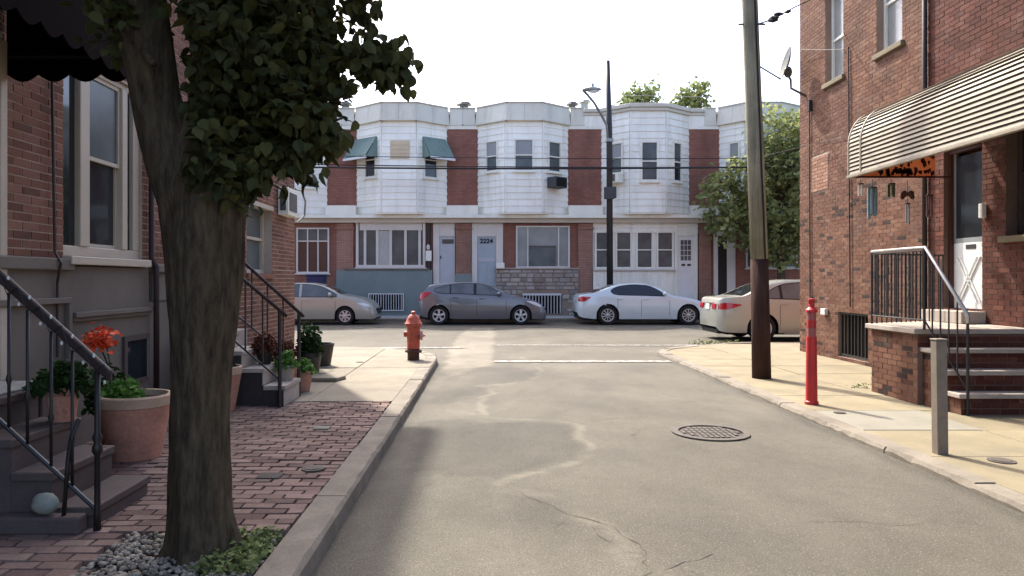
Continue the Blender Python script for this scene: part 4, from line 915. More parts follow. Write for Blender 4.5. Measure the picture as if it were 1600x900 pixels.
def clumps(c, r, n_clump, per, spread):
    """points in small clumps inside an ellipsoid"""
    d = rng.normal(size=(n_clump,3)); d /= np.linalg.norm(d,axis=1)[:,None]; q = np.array(c) + d*np.array(r)*(rng.uniform(.15,1,n_clump)**(1/2.4))[:,None]
    return (q[:,None,:] + rng.normal(size=(n_clump,per,3))*spread).reshape(-1,3), q

# pear tree at the kerb, close to the camera
bx, by = gnd(312, 862, ZL)
T = thing('pear_tree', 'dark leafy street tree with thick forked trunk at the shaded kerb', 'tree', (bx,by,ZL))
def tp(px, py, Y): return at(px, py, Y)
TY = by+.05
S = F/TY
def trunk_tube(rows, n=18, depth=1.0, seed=1):
    rs = np.random.default_rng(seed); mb = MB(); ring = []
    ph = rs.uniform(0,6.28,4)
    from mathutils import noise as mn
    for (px, py, wpx, Y) in rows:
        c = at(px, py, Y); r_ = wpx/2*Y/F
        for k in range(n):
            a = 2*math.pi*k/n; w_ = 1+.035*math.sin(3*a+ph[0]+py*.004)+.03*math.sin(5*a+ph[1]-py*.01)
            ca, sa = math.cos(a), math.sin(a); z = c[2]
            rg = abs(mn.noise(Vector((ca*3.2+seed, sa*3.2, z*1.1))))+.6*abs(mn.noise(Vector((ca*7.5, sa*7.5+seed, z*2.6)))); w_ += .16*rg-.07
            if py > 790: w_ += (py-790)/85*(.13*math.sin(4*a+1.3)+.05*math.sin(7*a))
            ring.append((c[0]+r_*w_*ca, c[1]+r_*w_*sa*depth, c[2]))
    m = len(rows); return mb.add(ring, [(i*n+k,i*n+(k+1)%n,(i+1)*n+(k+1)%n,(i+1)*n+k) for i in range(m-1) for k in range(n)]+[tuple((m-1)*n+k for k in range(n)), tuple(range(n-1,-1,-1))])
rows = [(311,885,185,TY),(312,868,150,TY),(311,850,122,TY),(310,825,112,TY),(308,780,105,TY),(307,700,100,TY),(308,620,98,TY),(312,540,106,TY),(315,480,118,TY),(318,430,126,TY),(319,380,132,TY),(320,330,134,TY),(323,290,128,TY),(330,250,114,TY),(337,210,102,TY),(343,170,95,TY),(349,120,92,TY+.02),(355,50,90,TY+.05),(362,-40,84,TY+.1),(372,-160,70,TY+.1),(385,-330,52,TY+.1),(400,-560,24,TY+.1)]
rs_ = []
for a, b in zip(rows, rows[1:]):
    nn_ = max(2, int(abs(a[1]-b[1])/7))
    for k in range(nn_): rs_.append(tuple(a[i]+(b[i]-a[i])*k/nn_ for i in range(4)))
rs_.append(rows[-1])
rs_ = [(x+4*min(max((y-250)/200,0),1), y, w*(.93-.06*min(max((y-250)/200,0),1)), Y) for x, y, w, Y in rs_]
build('trunk', trunk_tube(rs_, 80), M['bark'], T, smooth=True)
build('limb', trunk_tube([(312,370,92,TY),(298,320,92,TY),(282,275,88,TY),(267,232,80,TY),(254,190,74,TY),(243,140,72,TY-.02),(232,80,76,TY-.05),(220,10,80,TY-.1),(205,-90,74,TY-.2),(180,-220,60,TY-.3),(160,-420,42,TY-.4),(150,-600,20,TY-.4)], 40, seed=2), M['bark'], T, smooth=True)
tw = [([(352,100),(400,60),(460,50),(520,75),(580,85),(640,90)],TY+.1,[.035,.03,.022,.014,.009,.004]),([(355,40),(410,10),(480,-20),(560,-10),(590,15)],TY-.1,[.035,.028,.02,.01,.004]),
      ([(372,-120),(450,-180),(560,-220)],TY+.2,[.04,.025,.008]),([(200,-120),(120,-180),(40,-230)],TY-.2,[.04,.025,.008]),([(240,100),(215,70),(195,60)],TY-.25,[.02,.012,.004]),([(360,20),(420,90),(470,150),(500,190)],TY+.3,[.02,.014,.009,.004])]
for pts, Y, rad in tw: build('branch', MB().tube([at(*p, Y+(.12*math.sin(i*1.7))) for i, p in enumerate(pts)], rad, 7), M['bark'], T, smooth=True)
blobs = [(365,120,75,150,.42,34),(400,70,95,140,.55,30),(348,225,52,105,.34,46),(450,170,60,85,.34,17),(475,60,52,75,.38,15),(590,92,48,22,.16,5),(615,98,26,18,.1,2),(565,6,22,18,.14,2),(425,-150,230,180,1.1,60),(230,-150,170,140,.9,40),(502,205,26,40,.14,4),(205,35,34,60,.3,7),(330,295,34,45,.16,5),(430,245,50,38,.22,7),(300,-420,330,220,1.3,70),(520,130,26,40,.2,4),(345,0,110,70,.45,14)]
pts = []; twig = MB()
for cx,cy,rx,ry,rd,nc in blobs:
    c = at(cx,cy,TY); k = TY/F; p, qd = clumps(c, (rx*k,rd,ry*k), int(nc*4.6), 9, .045); pts.append(p)
pts = np.concatenate(pts); pts = pts[(pts[:,1] > 1.6)]
px = VX+F*pts[:,0]/pts[:,1]; py = VY-F*(pts[:,2]-H)/pts[:,1]
# leave the fork, the lit wall gap and the trunk below the fork clear
bad = (px > 205) & (px < 292) & (py > 60) & (py < 400) & (pts[:,1] < TY+.4) & ((px < 285) | (py < 190))
bad |= (py > 350) | ((px < 296) & (py > 190)) | ((px > 262) & (px < 294) & (py > -10) & (py < 190))
pts = pts[~bad]; px = px[~bad]; py = py[~bad]
inf = np.where((px > 0) & (px < 700) & (py > 0) & (py < 345))[0]
edge = np.argsort(-(F/pts[inf,1] + (px[inf]-400)*.35 + (py[inf]-150)*.3*(py[inf] > 150)))[:300]; pick = inf[edge]
lm = bpy.data.meshes.new('leaf'); lm.from_pydata([tuple(v*np.array([.068,.068,.068])) for v in LEAF], [], LEAF_F); lm.materials.append(M['leaf_pear'])
off = wloc(T)
for i in pick:
    o = bpy.data.objects.new('leaf', lm); COL.objects.link(o); o.parent = T; o.location = Vector(pts[i])-off
    o.rotation_euler = (random.uniform(-1.9,-.5), random.uniform(-.6,.6), random.uniform(0,6.28)); o.scale = [random.uniform(.8,1.25)]*3
rest = np.delete(np.arange(len(pts)), pick); leaves('crown', pts[rest], .068, M['leaf_pear'], T, .8)

def tree(name, label, base, trunk_pts, rad, blobs, size, m, n, spread=.2, grp=None):
    t = thing(name, label, 'tree', base, grp); build('trunk', MB().tube(trunk_pts, rad, 10), M['bark_far'], t, smooth=True); P = []
    top = Vector(trunk_pts[-1])
    for c, r in blobs:
        p, qd = clumps(c, r, int(n*r[0]*r[2]), 9, spread); P.append(p); mid = top.lerp(Vector(c), .5) + Vector((0,0,-.12))
        build('branch', MB().tube([Vector(trunk_pts[-2]).lerp(top,.5), mid, c], [rad[-1]*.7, rad[-1]*.4, .012], 6), M['bark_far'], t, smooth=True)
    leaves('crown', np.concatenate(P), size, m, t, .6); return t
gx = lambda px, Y: (px-VX)*Y/F
YT = 27.0; sT = F/YT; b = (gx(1222,YT),YT,ZL)
def B(px,py,rx,ry,rd,Y=YT): return (at(px,py,Y),(rx*Y/F,rd,ry*Y/F))
tree('street_tree', 'leafy green street tree between the white houses and the parked sedan', b, [b,at(1220,400,YT),at(1216,350,YT),at(1212,300,YT)], [.16,.13,.12,.09],
     [B(1215,205,42,40,1.1),B(1235,260,55,60,1.3),B(1170,285,55,45,1.1),B(1125,315,36,45,.9),B(1180,340,55,50,1.2),B(1225,365,40,55,1.2),B(1265,320,60,90,1.3),B(1280,220,60,60,1.2),B(1145,355,38,38,.8),B(1205,395,28,28,.7)], .19, M['leaf_far'], 58, .12)
for px, Y, w_, yy, lab in ((1005,46,30,150,'yellow-green treetop showing above the roof behind the lamp post'),(1085,46,28,152,'dense yellow-green treetop right of the other above the grey house roof')):
    b = (gx(px,Y),Y,0); tree('tree', lab, b, [b,(b[0],Y,5),(b[0],Y,9)], [.25,.2,.12], [B(px,yy,w_*.8,18,1.2,Y),B(px-10,yy+18,w_*1.1,22,1.4,Y),B(px+12,yy-12,w_*.45,12,.8,Y),B(px-16,yy+2,w_*.5,14,.9,Y),B(px+6,yy+60,w_*1.6,40,2,Y)], .26, M['leaf_yel'], 46, .22, 'treetops beyond the roofs')
def hemi(c, r, n, flat=.8):
    d = rng.normal(size=(n,3)); d /= np.linalg.norm(d,axis=1)[:,None]; d[:,2] = np.abs(d[:,2])*flat; return np.array(c)+d*np.array(r)*(rng.uniform(.1,1,n)**.5)[:,None]
o = thing('bush', 'low dark bush at the foot of the brick column by the white door', 'bush', (gx(1116,27.6),27.6,ZL)); leaves('foliage', hemi((gx(1116,27.6),27.6,ZL),(.55,.4,1.1),900), .12, M['leaf_dark'], o); build('stem', MB().tube([(gx(1116,27.6),27.6,ZL),(gx(1116,27.6)+.05,27.6,.8)],.03,6), M['bark_far'], o)

# ------------------------------------------------------------------ tree pit
x0,x1,y0,y1 = PIT
o = build('tree_pit', MB().box(x0,x1,y0,y1,ZL-.09,ZL-.03), M['soil']); tag(o, kind='structure')
mb = MB()
for k in range(2000):
    x, y = random.uniform(x0,x1), random.uniform(y0-.2,y1)
    if random.random() < .55 and x > -1.3 and y > 3.45: continue
    s = random.uniform(.007,.019); mb.blob((x,y,ZL-.022+random.uniform(0,.025)), s, s*random.uniform(.7,1.1), s*.7, 6, 4, .15)
o = build('pebbles', mb, M['pebble']); tag(o, 'loose pale pebbles around the foot of the street tree', 'pebbles', kind='stuff')
p = np.stack([rng.uniform(-1.42,-1.13,900), rng.uniform(3.4,3.97,900), ZL-.02+rng.uniform(0,.06,900)],1)
o = leaves('ground_cover', p, .03, M['leaf_cover'], None, .3); tag(o, 'low yellow-green ground cover between tree foot and kerb', 'ground cover', kind='stuff')
o = leaves('weeds', np.stack([rng.uniform(4.8,6.0,170), rng.uniform(16.85,17.15,170), rng.uniform(.01,.10,170)],1), .05, M['leaf_cover'], None, .6); tag(o, 'grass tuft growing at the kerb corner by the sedan', 'weeds', kind='stuff')
w0 = gnd(1345,606,ZR); o = leaves('weeds', np.stack([w0[0]+rng.normal(size=70)*.06, w0[1]+rng.normal(size=70)*.03, ZR+rng.uniform(0,.07,70)],1), .022, M['leaf_cover'], None, .5); tag(o, 'small weeds at the corner of the sunlit brick stoop', 'weeds', kind='stuff')

# ------------------------------------------------------------------ street furniture
hx, hy = gnd(646,562,ZL)
hy_ = thing('fire_hydrant', 'faded red fire hydrant on the sunlit pavement corner', 'fire hydrant', (hx,hy,ZL)); c = (hx,hy,ZL)
build('standpipe', MB().lathe([(0,-.01),(.105,-.01),(.105,.13),(.15,.135),(.15,.165),(.11,.17),(.108,.2),(0,.2)], c, 20), M['rust'], hy_, smooth=True, angle=35)
build('barrel', MB().lathe([(0,.2),(.113,.2),(.115,.56),(.12,.585),(0,.59)], c, 20), M['hydrant'], hy_, smooth=True, angle=35)
build('bonnet', MB().lathe([(0,.59),(.15,.59),(.155,.61),(.155,.645),(.135,.66),(.115,.72),(.085,.775),(.05,.8),(.045,.80),(.04,.845),(.015,.86),(0,.86)], c, 20), M['hydrant'], hy_, smooth=True, angle=35)
for k in range(8):
    a_ = k*math.pi/4; build('bolt', MB().cyl((hx+.13*math.cos(a_),hy+.13*math.sin(a_),ZL+.128), .013, 0, .05, 6), M['rust'], hy_)
build('nozzle', MB().lathe([(0,0),(.055,0),(.06,.04),(.085,.045),(.085,.08),(.05,.085),(.02,.1),(.02,.13),(0,.13)], (hx+.08,hy-.02,ZL+.43), 16, 'x'), M['hydrant_pale'], hy_, smooth=True, angle=35)
build('nozzle_cap', MB().lathe([(0,.0),(.04,0),(.035,.012),(0,.014)], (hx+.1,hy-.11,ZL+.42), 12, 'x'), M['rust'], hy_)
build('nozzle', MB().lathe([(0,0),(.05,0),(.05,.05),(.065,.055),(.065,.08),(.02,.09),(0,.09)], (hx-.17,hy+.02,ZL+.45), 14, 'x'), M['hydrant'], hy_, smooth=True, angle=35)
bx, by = gnd(1190,590,ZR); Yp = by
up = thing('utility_pole', 'leaning weathered wooden utility pole with dark stained base', 'utility pole', (bx,by,ZR))
P0 = Vector((bx,by,ZR-.02)); P1_ = Vector(at(1186.5,405,Yp)); P2_ = Vector(at(1171.5,0,Yp)); P3_ = P2_+(P2_-P1_)*.8
build('stained_base', MB().tube([P0,P0.lerp(P1_,.5),P1_], [.137,.133,.128], 16), M['pole_stain'], up, smooth=True); build('shaft', MB().tube([P1_,P1_.lerp(P2_,.5),P2_,P3_], [.127,.12,.113,.105], 16), M['pole_wood'], up, smooth=True)
q_ = Vector(at(1183,38,Yp)); build('bolt', MB().tube([q_+Vector((-.28,0,0)),q_+Vector((.12,0,0))], .014, 6), M['rust'], up)
build('cable_guard', MB().tube([P1_+Vector((.04,-.13,0)),P2_+Vector((.03,-.12,0))], .012, 6), M['cable'], up)
rb = thing('delineator_post', 'red plastic bollard post with pale bands on the sunlit pavement', 'bollard', (*gnd(1268,631,ZR),ZR)); bx, by = gnd(1268,631,ZR)
pzf = lambda py: H-(py-VY)*by/F-ZR
build('base', MB().lathe([(0,0),(.078,0),(.078,.03),(.066,.04),(0,.04)], (bx,by,ZR), 18), M['post_red'], rb, smooth=True, angle=30)
build('tube', MB().lathe([(0,.04),(.066,.04),(.058,pzf(526)),(0,pzf(526))], (bx,by,ZR), 18), M['post_red'], rb, smooth=True, angle=30)
for a_, b_, m_, r_ in ((526,512,'post_white',.05),(512,500,'post_red',.052),(500,488,'post_white',.05)):
    build('band', MB().lathe([(0,pzf(a_)+.001),(r_,pzf(a_)+.001),(r_*.97,pzf(b_)),(0,pzf(b_))], (bx,by,ZR), 16), M[m_], rb, smooth=True, angle=30)
build('cap', MB().lathe([(0,pzf(488)+.001),(.066,pzf(488)+.001),(.066,pzf(484)),(.035,pzf(480)),(.03,pzf(475)),(.04,pzf(472)),(.036,pzf(467)),(0,pzf(466))], (bx,by,ZR), 16), M['post_red'], rb, smooth=True, angle=30)
gxp, gyp = gnd(1469,708,ZR)
gp = thing('bollard', 'square grey steel bollard leaning slightly near the kerb', 'bollard', (gxp,gyp,ZR)); t = H-(532-VY)*gyp/F
w_ = .045; b4 = [(gxp-w_,gyp-w_,ZR-.01),(gxp+w_,gyp-w_,ZR-.01),(gxp+w_,gyp+w_,ZR-.01),(gxp-w_,gyp+w_,ZR-.01)]
build('post', MB().hexa(b4, [(x-.012,y,t) for x,y,_ in b4]), M['post_grey'], gp, bevel=.008); build('cap', MB().box(gxp-.012-.05,gxp-.012+.05,gyp-.05,gyp+.05,t+.001,t+.016), M['post_grey'], gp, bevel=.005)
# lids and covers
mx, my = gnd(1110,677,0)
mh = thing('manhole_cover', 'round ribbed iron manhole cover in the asphalt', 'manhole cover', (mx,my,0))
build('ring', MB().lathe([(.31,.002),(.375,.002),(.375,.016),(.31,.018)], (mx,my,0), 40), M['iron_lid'], mh, smooth=True, angle=30); build('lid', MB().lathe([(0,.006),(.30,.006),(.30,.0)], (mx,my,0), 40), M['lid_dark'], mh)
for i in range(-5,6):
    for j in range(-2,3):
        x, y = i*.053, j*.1
        if math.hypot(x,y) < .27: build('rib', MB().box(mx+x-.018,mx+x+.018,my+y-.042,my+y+.042,.006,.016), M['iron_lid'], mh)
def lid(name, px, py, w_, d_, z, m, lab, cat, slots=0, rnd=False):
    x, y = gnd(px,py,z); t = thing(name, lab, cat, (x,y,z))
    if rnd: build('plate', MB().cyl((x,y,z), w_/2, -.03, .005, 20).cyl((x,y,z), w_*.36, .005, .009, 20), M[m], t)
    else: build('plate', MB().box(x-w_/2,x+w_/2,y-d_/2,y+d_/2,z-.03,z+.004), M[m], t, bevel=.003)
    for k in range(slots):
        c = x-w_/2+w_*(k+.5)/slots; build('slot', MB().box(c-w_/slots*.28,c+w_/slots*.28,y-d_*.38,y+d_*.38,z+.0045,z+.006), M['lid_dark'], t)
lid('drain_grate', 422, 743, .17, .14, ZL, 'iron_lid', 'small slotted drain grate in the brick paving', 'drain grate', 7)
lid('access_lid', 503, 668, .15, .13, ZL, 'concrete_new', 'small pale square lid in the brick paving', 'lid', 0)
lid('valve_cap', 489, 732, .17, .17, ZL, 'iron_lid', 'small round iron cap in the brick paving near the kerb', 'lid', 0, True)
lid('valve_cap', 1565, 720, .20, .2, ZR, 'iron_lid', 'round iron cap in the sunlit slab beside the grey bollard', 'lid', 0, True); lid('valve_cap', 1312, 645, .13, .13, ZR, 'iron_lid', 'small round iron cap in the palest slab by the red post', 'lid', 0, True); lid('valve_cap', 562, 566, .14, .14, ZL, 'iron_lid', 'small round iron cap in the sunlit slab behind the hydrant', 'lid', 0, True)
# satellite dish on the corner of the mottled house
dc = Vector(at(1226,99,14.75)); ds = thing('satellite_dish', 'grey satellite dish seen edge-on at the brick house corner', 'satellite dish', tuple(dc))
nrm = Vector((-.95,.14,.25)).normalized(); e1 = nrm.cross(Vector((0,0,1))).normalized(); e2 = e1.cross(nrm).normalized() ; e2 = -e2 if e2.z < 0 else e2
mb = MB(); vs_ = []; n_ = 24
for r_, dd in ((0,-.07),(.18,-.05),(.30,-.015),(.34,.0),(.34,-.012),(.18,-.062),(0,-.085)):
    for k in range(n_):
        a_ = 2*math.pi*k/n_; vs_.append(tuple(dc+nrm*dd+(e1*math.cos(a_)*r_*.95+e2*math.sin(a_)*r_)))
mb.add(vs_, [(i*n_+k,i*n_+(k+1)%n_,(i+1)*n_+(k+1)%n_,(i+1)*n_+k) for i in range(6) for k in range(n_)]); build('reflector', mb, M['dish'], ds, smooth=True, angle=40)
lo = dc-e2*.33; build('arm', MB().tube([lo, dc+nrm*.48-e2*.16], .016, 6).blob(tuple(dc+nrm*.5-e2*.14), .05,.05,.06,8,6,0), M['dish'], ds)
wallp = Vector(RW.p(14.6,0,H-(150-VY)*14.6/F)); build('mount', MB().tube([dc-nrm*.08-e2*.18, dc-nrm*.2-e2*.3, Vector(at(1236,138,14.65)), wallp], .025, 8), M['dish'], ds, smooth=True); build('clamp', MB().blob(tuple(dc-nrm*.11-e2*.16), .09,.08,.12, 8, 6, 0), M['dish'], ds)
# service drops
def cab(pts, r_, lab, m='cable', cat='cable', grp=None):
    o = build('service_cable', MB().tube(pts, r_, 6), M[m], base=tuple(pts[0])); return tag(o, lab, cat, grp)
A_ = Vector(at(1183,38,Yp-.1))
spl = Vector(at(1208,30,12.4))
sc = thing('cable_splice', 'dark cable splice cluster hanging between wooden pole and brick house', 'cable splice', tuple(spl))
build('splice', MB().blob(tuple(spl), .09,.10,.05,8,6,.2).blob(tuple(Vector(at(1216,22,12.6))), .09,.05,.03,8,6,.2).blob(tuple(Vector(at(1231,18,12.9))), .06,.06,.03,8,6,.2), M['cable'], sc)
for k in range(5):
    q0 = spl+Vector((random.uniform(-.06,.2),0,0)); build('loose_wire', MB().tube([q0,q0+Vector((random.uniform(-.03,.06),.02,-.14)),q0+Vector((random.uniform(-.02,.12),.0,-.24)),q0+Vector((random.uniform(.1,.2),0,-.1))], .003, 4), M['cable_thin'], sc)
cab([A_,spl,Vector(at(1240,12,13.2)),Vector(RW.p(13.9,.02,H-(-8-VY)*13.9/F))], .012, 'service cable from the pole through the splice up to the brick house')
cab([Vector(at(1243,77,14.8)),Vector(RW.p(13.75,.05,H-(78-VY)*13.75/F)),Vector(RW.p(13.0,.03,H-(77-VY)*13.0/F))], .006, 'thin dark cable along the brick wall behind the dish')
cab([Vector(at(1190,245,Yp)),Vector(RW.p(13.9,.03,H-(222-VY)*13.9/F)),Vector(RW.p(11.9,.03,H-(204-VY)*11.9/F))], .005, 'thin pale wire from the pole to the brick wall below the dish', 'cable_thin')

# ------------------------------------------------------------------ sunlit brick stoop with iron railing
st = thing('brick_stoop', 'brick stoop with stone treads leading up to the white door', 'stoop', (5.7,8.6,ZR))
SX, SE = 5.0, RX-.016
core = build('core', MB().box(SX+.06,SE,8.43,9.44,ZR-.02,.885).prism([(SX+.10,9.44),(SE,9.44),(SE,10.2)], ZR-.02, .885), M['mortar_dark'], st)
bricks(core, Fr(SX+.06,0,0,1,-1,0), 8.43, 9.44, ZR, .885, [], M['brick_mott'], facing=1)
fronts = [(8.43,.95,8.43),(8.22,.735,8.43),(8.0,.51,8.22),(7.79,.285,8.0)]
build('landing_slab', MB().prism([(SX,8.40),(SE,8.40),(SE,10.22),(SX,9.5)], .89, .95), M['step_pale'], st, bevel=.008)
for i, (yf, zt, yb) in enumerate(fronts):
    x0 = SX+.06 if i == 0 else SX+.10+.02*i
    if i:
        c = build('riser', MB().box(x0,SE,yf+.02,yb+.02,ZR-.02,zt-.055), M['mortar_dark'], st); build('tread', MB().box(x0-.04,SE,yf-.012,yb+.02,zt-.052,zt), M['step_pale'], st, bevel=.008)
        bricks(c, Fr(x0,0,0,1,-1,0), yf+.02, yb+.02, ZR, zt-.055, [], M['brick_mott'], n_ind=60)
        bricks(c, Fr(0,yf+.02,1,0,0,-1), x0, SE, ZR + (fronts[i+1][1] if i < 3 else 0) - (ZR if i < 3 else 0), zt-.055, [], M['brick_deep'], n_ind=60)
    else:
        c = core; bricks(c, Fr(0,yf,1,0,0,-1), x0, SE, .735, .885, [], M['brick_deep'], n_ind=40)
build('threshold', MB().box(RX-.32,RX+.12,9.32,10.19,.952,1.11), M['step_pale'], st, bevel=.008)
rl = thing('stoop_railing', 'black wrought iron railing with pale handrail on the brick stoop', 'railing', (SX+.05,8.3,.95))
RXX = SX+.05
def bar(p, q, r_=.009, n=6): return MB().tube([p, q], r_, n)
TOP = [(RXX,9.42,1.895),(RXX,8.27,1.9),(5.2,7.80,1.18),(5.21,7.78,1.13),(5.21,7.78,1.05)]
build('handrail', MB().tube(TOP, .021, 8), M['rail_silver'], rl, smooth=True)
for p, q in (((RXX,9.42,.95),(RXX,9.42,1.875)),((RXX,8.29,.95),(RXX,8.29,1.88)),((5.21,7.78,ZR-.01),(5.21,7.78,1.05))): build('post', bar(p,q,.015,8), M['iron'], rl)
build('bottom_rail', MB().tube([(RXX,9.42,1.06),(RXX,8.29,1.06),(5.2,7.79,.36)], .011, 6), M['iron'], rl); build('upper_bar', MB().tube([(RXX,9.42,1.86),(RXX,8.29,1.865)], .010, 6), M['iron'], rl)
for k in range(1,15):
    y = 9.42-1.13*k/15; build('baluster', bar((RXX,y,1.06),(RXX,y,1.86)), M['iron'], rl)
for k in range(1,5):
    t = k/5; x = RXX+(5.2-RXX)*t; y = 8.29-.5*t; build('baluster', bar((x,y,1.06-.70*t),(x,y,1.86-.70*t)), M['iron'], rl)
for y in (9.0,8.62):
    for zc in (1.25,1.45,1.65):
        build('scroll', MB().tube([(RXX,y+.045*math.sin(a)*(.3+a/7),zc+.09*math.cos(a)*(.3+a/9)) for a in np.linspace(.3,6.2,14)], .006, 5), M['iron'], rl)
for k in range(16):
    t = k/15; x = RXX+.02+(RX-.1-RXX)*t; y = 9.46+.62*t; build('baluster', bar((x,y,.95),(x,y,1.86),.009), M['iron'], rl)
build('upper_bar', bar((RXX,9.44,1.87),(RX-.05,10.1,1.87),.014), M['iron'], rl)

# ------------------------------------------------------------------ slatted aluminium awning over the door
aw = thing('slatted_awning', 'long curved cream slatted awning over the white door', 'awning', (RX,7.6,3))
prof = [(1.48,2.95),(1.48,3.38)] + [(1.48-.36*(1-math.cos(a)), 3.38+.44*math.sin(a)) for a in np.linspace(.15,1.35,9)] + [(.06,4.12)]
L_ = [0]
for a_, b_ in zip(prof, prof[1:]): L_.append(L_[-1]+math.dist(a_, b_))
def pp(s):
    for i in range(len(prof)-1):
        if s <= L_[i+1] or i == len(prof)-2:
            t = (s-L_[i])/(L_[i+1]-L_[i]); a_, b_ = prof[i], prof[i+1]; dx, dz = b_[0]-a_[0], b_[1]-a_[1]; l = math.hypot(dx,dz)
            return (a_[0]+dx*t, a_[1]+dz*t), (dz/l, -dx/l), (dx/l, dz/l)
AY0, AY1 = 5.2, 9.91; pitch = .055; s = .02
while s < L_[-1]-.05:
    c, n_, t_ = pp(s+.02); mb = MB()
    def pt(dt, dn): return (c[0]+t_[0]*dt+n_[0]*dn, c[1]+t_[1]*dt+n_[1]*dn)
    qd = [pt(-.019,.022),pt(.017,.010),pt(.017,.004),pt(-.019,.014)]
    mb.hexa([RW.p(AY0,d,z) for d,z in qd], [RW.p(AY1,d,z) for d,z in qd]); build('slat', mb, M['slat'], aw); s += pitch
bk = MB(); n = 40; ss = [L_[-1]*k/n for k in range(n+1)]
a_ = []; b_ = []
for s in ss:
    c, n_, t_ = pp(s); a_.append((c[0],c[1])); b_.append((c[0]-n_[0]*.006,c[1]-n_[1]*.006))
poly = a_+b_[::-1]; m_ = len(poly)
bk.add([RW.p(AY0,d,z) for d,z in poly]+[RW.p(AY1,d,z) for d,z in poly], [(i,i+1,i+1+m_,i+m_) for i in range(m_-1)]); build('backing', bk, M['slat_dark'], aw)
build('edge_trim', MB().fbox(RW,AY0,AY1+.02,1.465,1.515,2.925,2.965), M['slat'], aw, bevel=.006)
for y in (9.90,9.58):
    v = []; 
    for s in ss:
        c, n_, t_ = pp(s); v.append((c,n_))
    mb = MB(); vv = []
    for c, n_ in v: vv += [RW.p(y-.014,c[0]+n_[0]*.018,c[1]+n_[1]*.018),RW.p(y+.014,c[0]+n_[0]*.018,c[1]+n_[1]*.018),RW.p(y+.014,c[0]+n_[0]*.026,c[1]+n_[1]*.026),RW.p(y-.014,c[0]+n_[0]*.026,c[1]+n_[1]*.026)]
    mb.add(vv, [(4*i+k,4*i+(k+1)%4,4*i+4+(k+1)%4,4*i+4+k) for i in range(n) for k in range(4)]); build('seam_strip', mb, M['slat'], aw)
M['orange'] = leafmat("orange_translucent_cloth", 'AE7A58', 'BC8A68', .4)
oc = thing('orange_banner', 'orange cloth with dark cutouts hung at the end of the slatted awning', 'banner', RW.p(9.87,.7,2.95))
cl_ = [(.32,2.95),(1.45,2.95),(1.45,3.3),(1.3,3.6),(1.1,3.72),(.32,3.85)]
build('cloth', MB().hexa([RW.p(9.865,*p) for p in cl_],[RW.p(9.872,*p) for p in cl_]), M['orange'], oc); build('rod', MB().tube([RW.p(9.85,.12,2.94),RW.p(9.85,1.47,2.94)], .014, 6), M['purple_leaf'], oc)
for k in range(80):
    d = random.uniform(.35,1.1); z = random.choice((random.uniform(2.97,3.05),random.uniform(3.1,3.3))); s = random.uniform(.012,.03); w5 = [random.uniform(.5,1.4) for _ in range(10)]
    pts = [(d+s*math.cos(a)*w5[i],z+s*1.5*math.sin(a)*w5[i]) for i, a in enumerate(np.linspace(0,6.28,11)[:-1])]
    build('cutout', MB().hexa([RW.p(9.863,*p) for p in pts],[RW.p(9.858,*p) for p in pts]), M['purple_leaf'], oc)
def cp(px, py): return at(px, py, 9.85)
def chime(name, lab, px, y0, y1, wpx, m, n, top=None, kind='tube'):
    t = thing(name, lab, 'wind chime', cp(px,280), 'wind chimes under the awning'); k = 9.85/F
    build('cord', MB().tube([cp(px,280),cp(px,y0)], .004, 4), M['dark_print'], t)
    build('hanger', MB().cyl(cp(px,y0), wpx*k*.5, -.012, .006, 10), M[top or 'chime_brown'], t)
    for i in range(n):
        a_ = 6.28*i/n+.4; r_ = wpx*k*.38; c = Vector(cp(px,y0)); x, y = c.x+r_*math.cos(a_), c.y+r_*math.sin(a_); zb = c.z-(y1-y0)*k*random.uniform(.82,1)
        build('tube', MB().tube([(x,y,c.z-.012),(x,y,zb)], .009 if kind == 'tube' else .022, 6), M[m], t)
    return t
chime('wind_chime', 'white wind chime nearest the outer corner of the awning', 1345, 287, 309, 8, 'chime_white', 3)
chime('wind_chime', 'grey-blue wind chime hanging second from the outer awning corner', 1363, 293, 343, 13, 'chime_blue', 5, kind='wide')
chime('wind_chime', 'short dark green wind chime in the middle of the row', 1393, 287, 309, 11, 'chime_green', 3, kind='wide')
t = chime('wind_chime', 'long steel wind chime below a dark butterfly ornament', 1418, 318, 352, 7, 'chime_steel', 4)
for sgn in (-1,1): build('ornament', MB().blob(tuple(Vector(cp(1418+sgn*5,303))), .05,.015,.05,8,5,.2).blob(tuple(Vector(cp(1418+sgn*8,308))), .035,.012,.035,8,5,.2), M['chime_brown'], t)
chime('wind_chime', 'dark wooden wind chime closest to the brick wall', 1452, 305, 342, 11, 'chime_brown', 4)

# ------------------------------------------------------------------ shaded brownstone stoop close to the camera
s1 = thing('brownstone_stoop', 'dark brown painted stone stoop in the shade, close to the camera', 'stoop', (-2.8,4.4,ZL))
XS1 = [-2.23,-2.466,-2.695,-2.95,LX+.05]
for i, zt in enumerate((.234,.43,.617,.81)):
    xf, xb = XS1[i], XS1[i+1]
    build('step', MB().box(xb-.013,xf-.015,4.08,4.73,ZL-.01,zt-.055), M['brownstone'], s1); build('tread', MB().box(xb-.013,xf,4.06,4.75,zt-.053,zt), M['brownstone'], s1, bevel=.010)
build('landing', MB().box(LX+.036,-2.96,4.76,5.16,ZL,.805), M['brownstone'], s1, bevel=.01)
o = build('doormat', MB().box(-3.48,-3.0,4.15,4.95,.812,.826), M['mat_rug'], bevel=.004, base=(-3.2,4.5,.81)); tag(o, 'pale patterned doormat on top of the shaded brown stoop', 'doormat')
r1 = thing('stoop_railing', 'dark iron railing with thick red-brown handrail and string lights', 'railing', (-2.2,4.05,ZL)); Y = 4.04
slope = (1.604-1.015)/(-2.77+2.12)
hz = lambda x: 1.015+(x+2.12)*slope
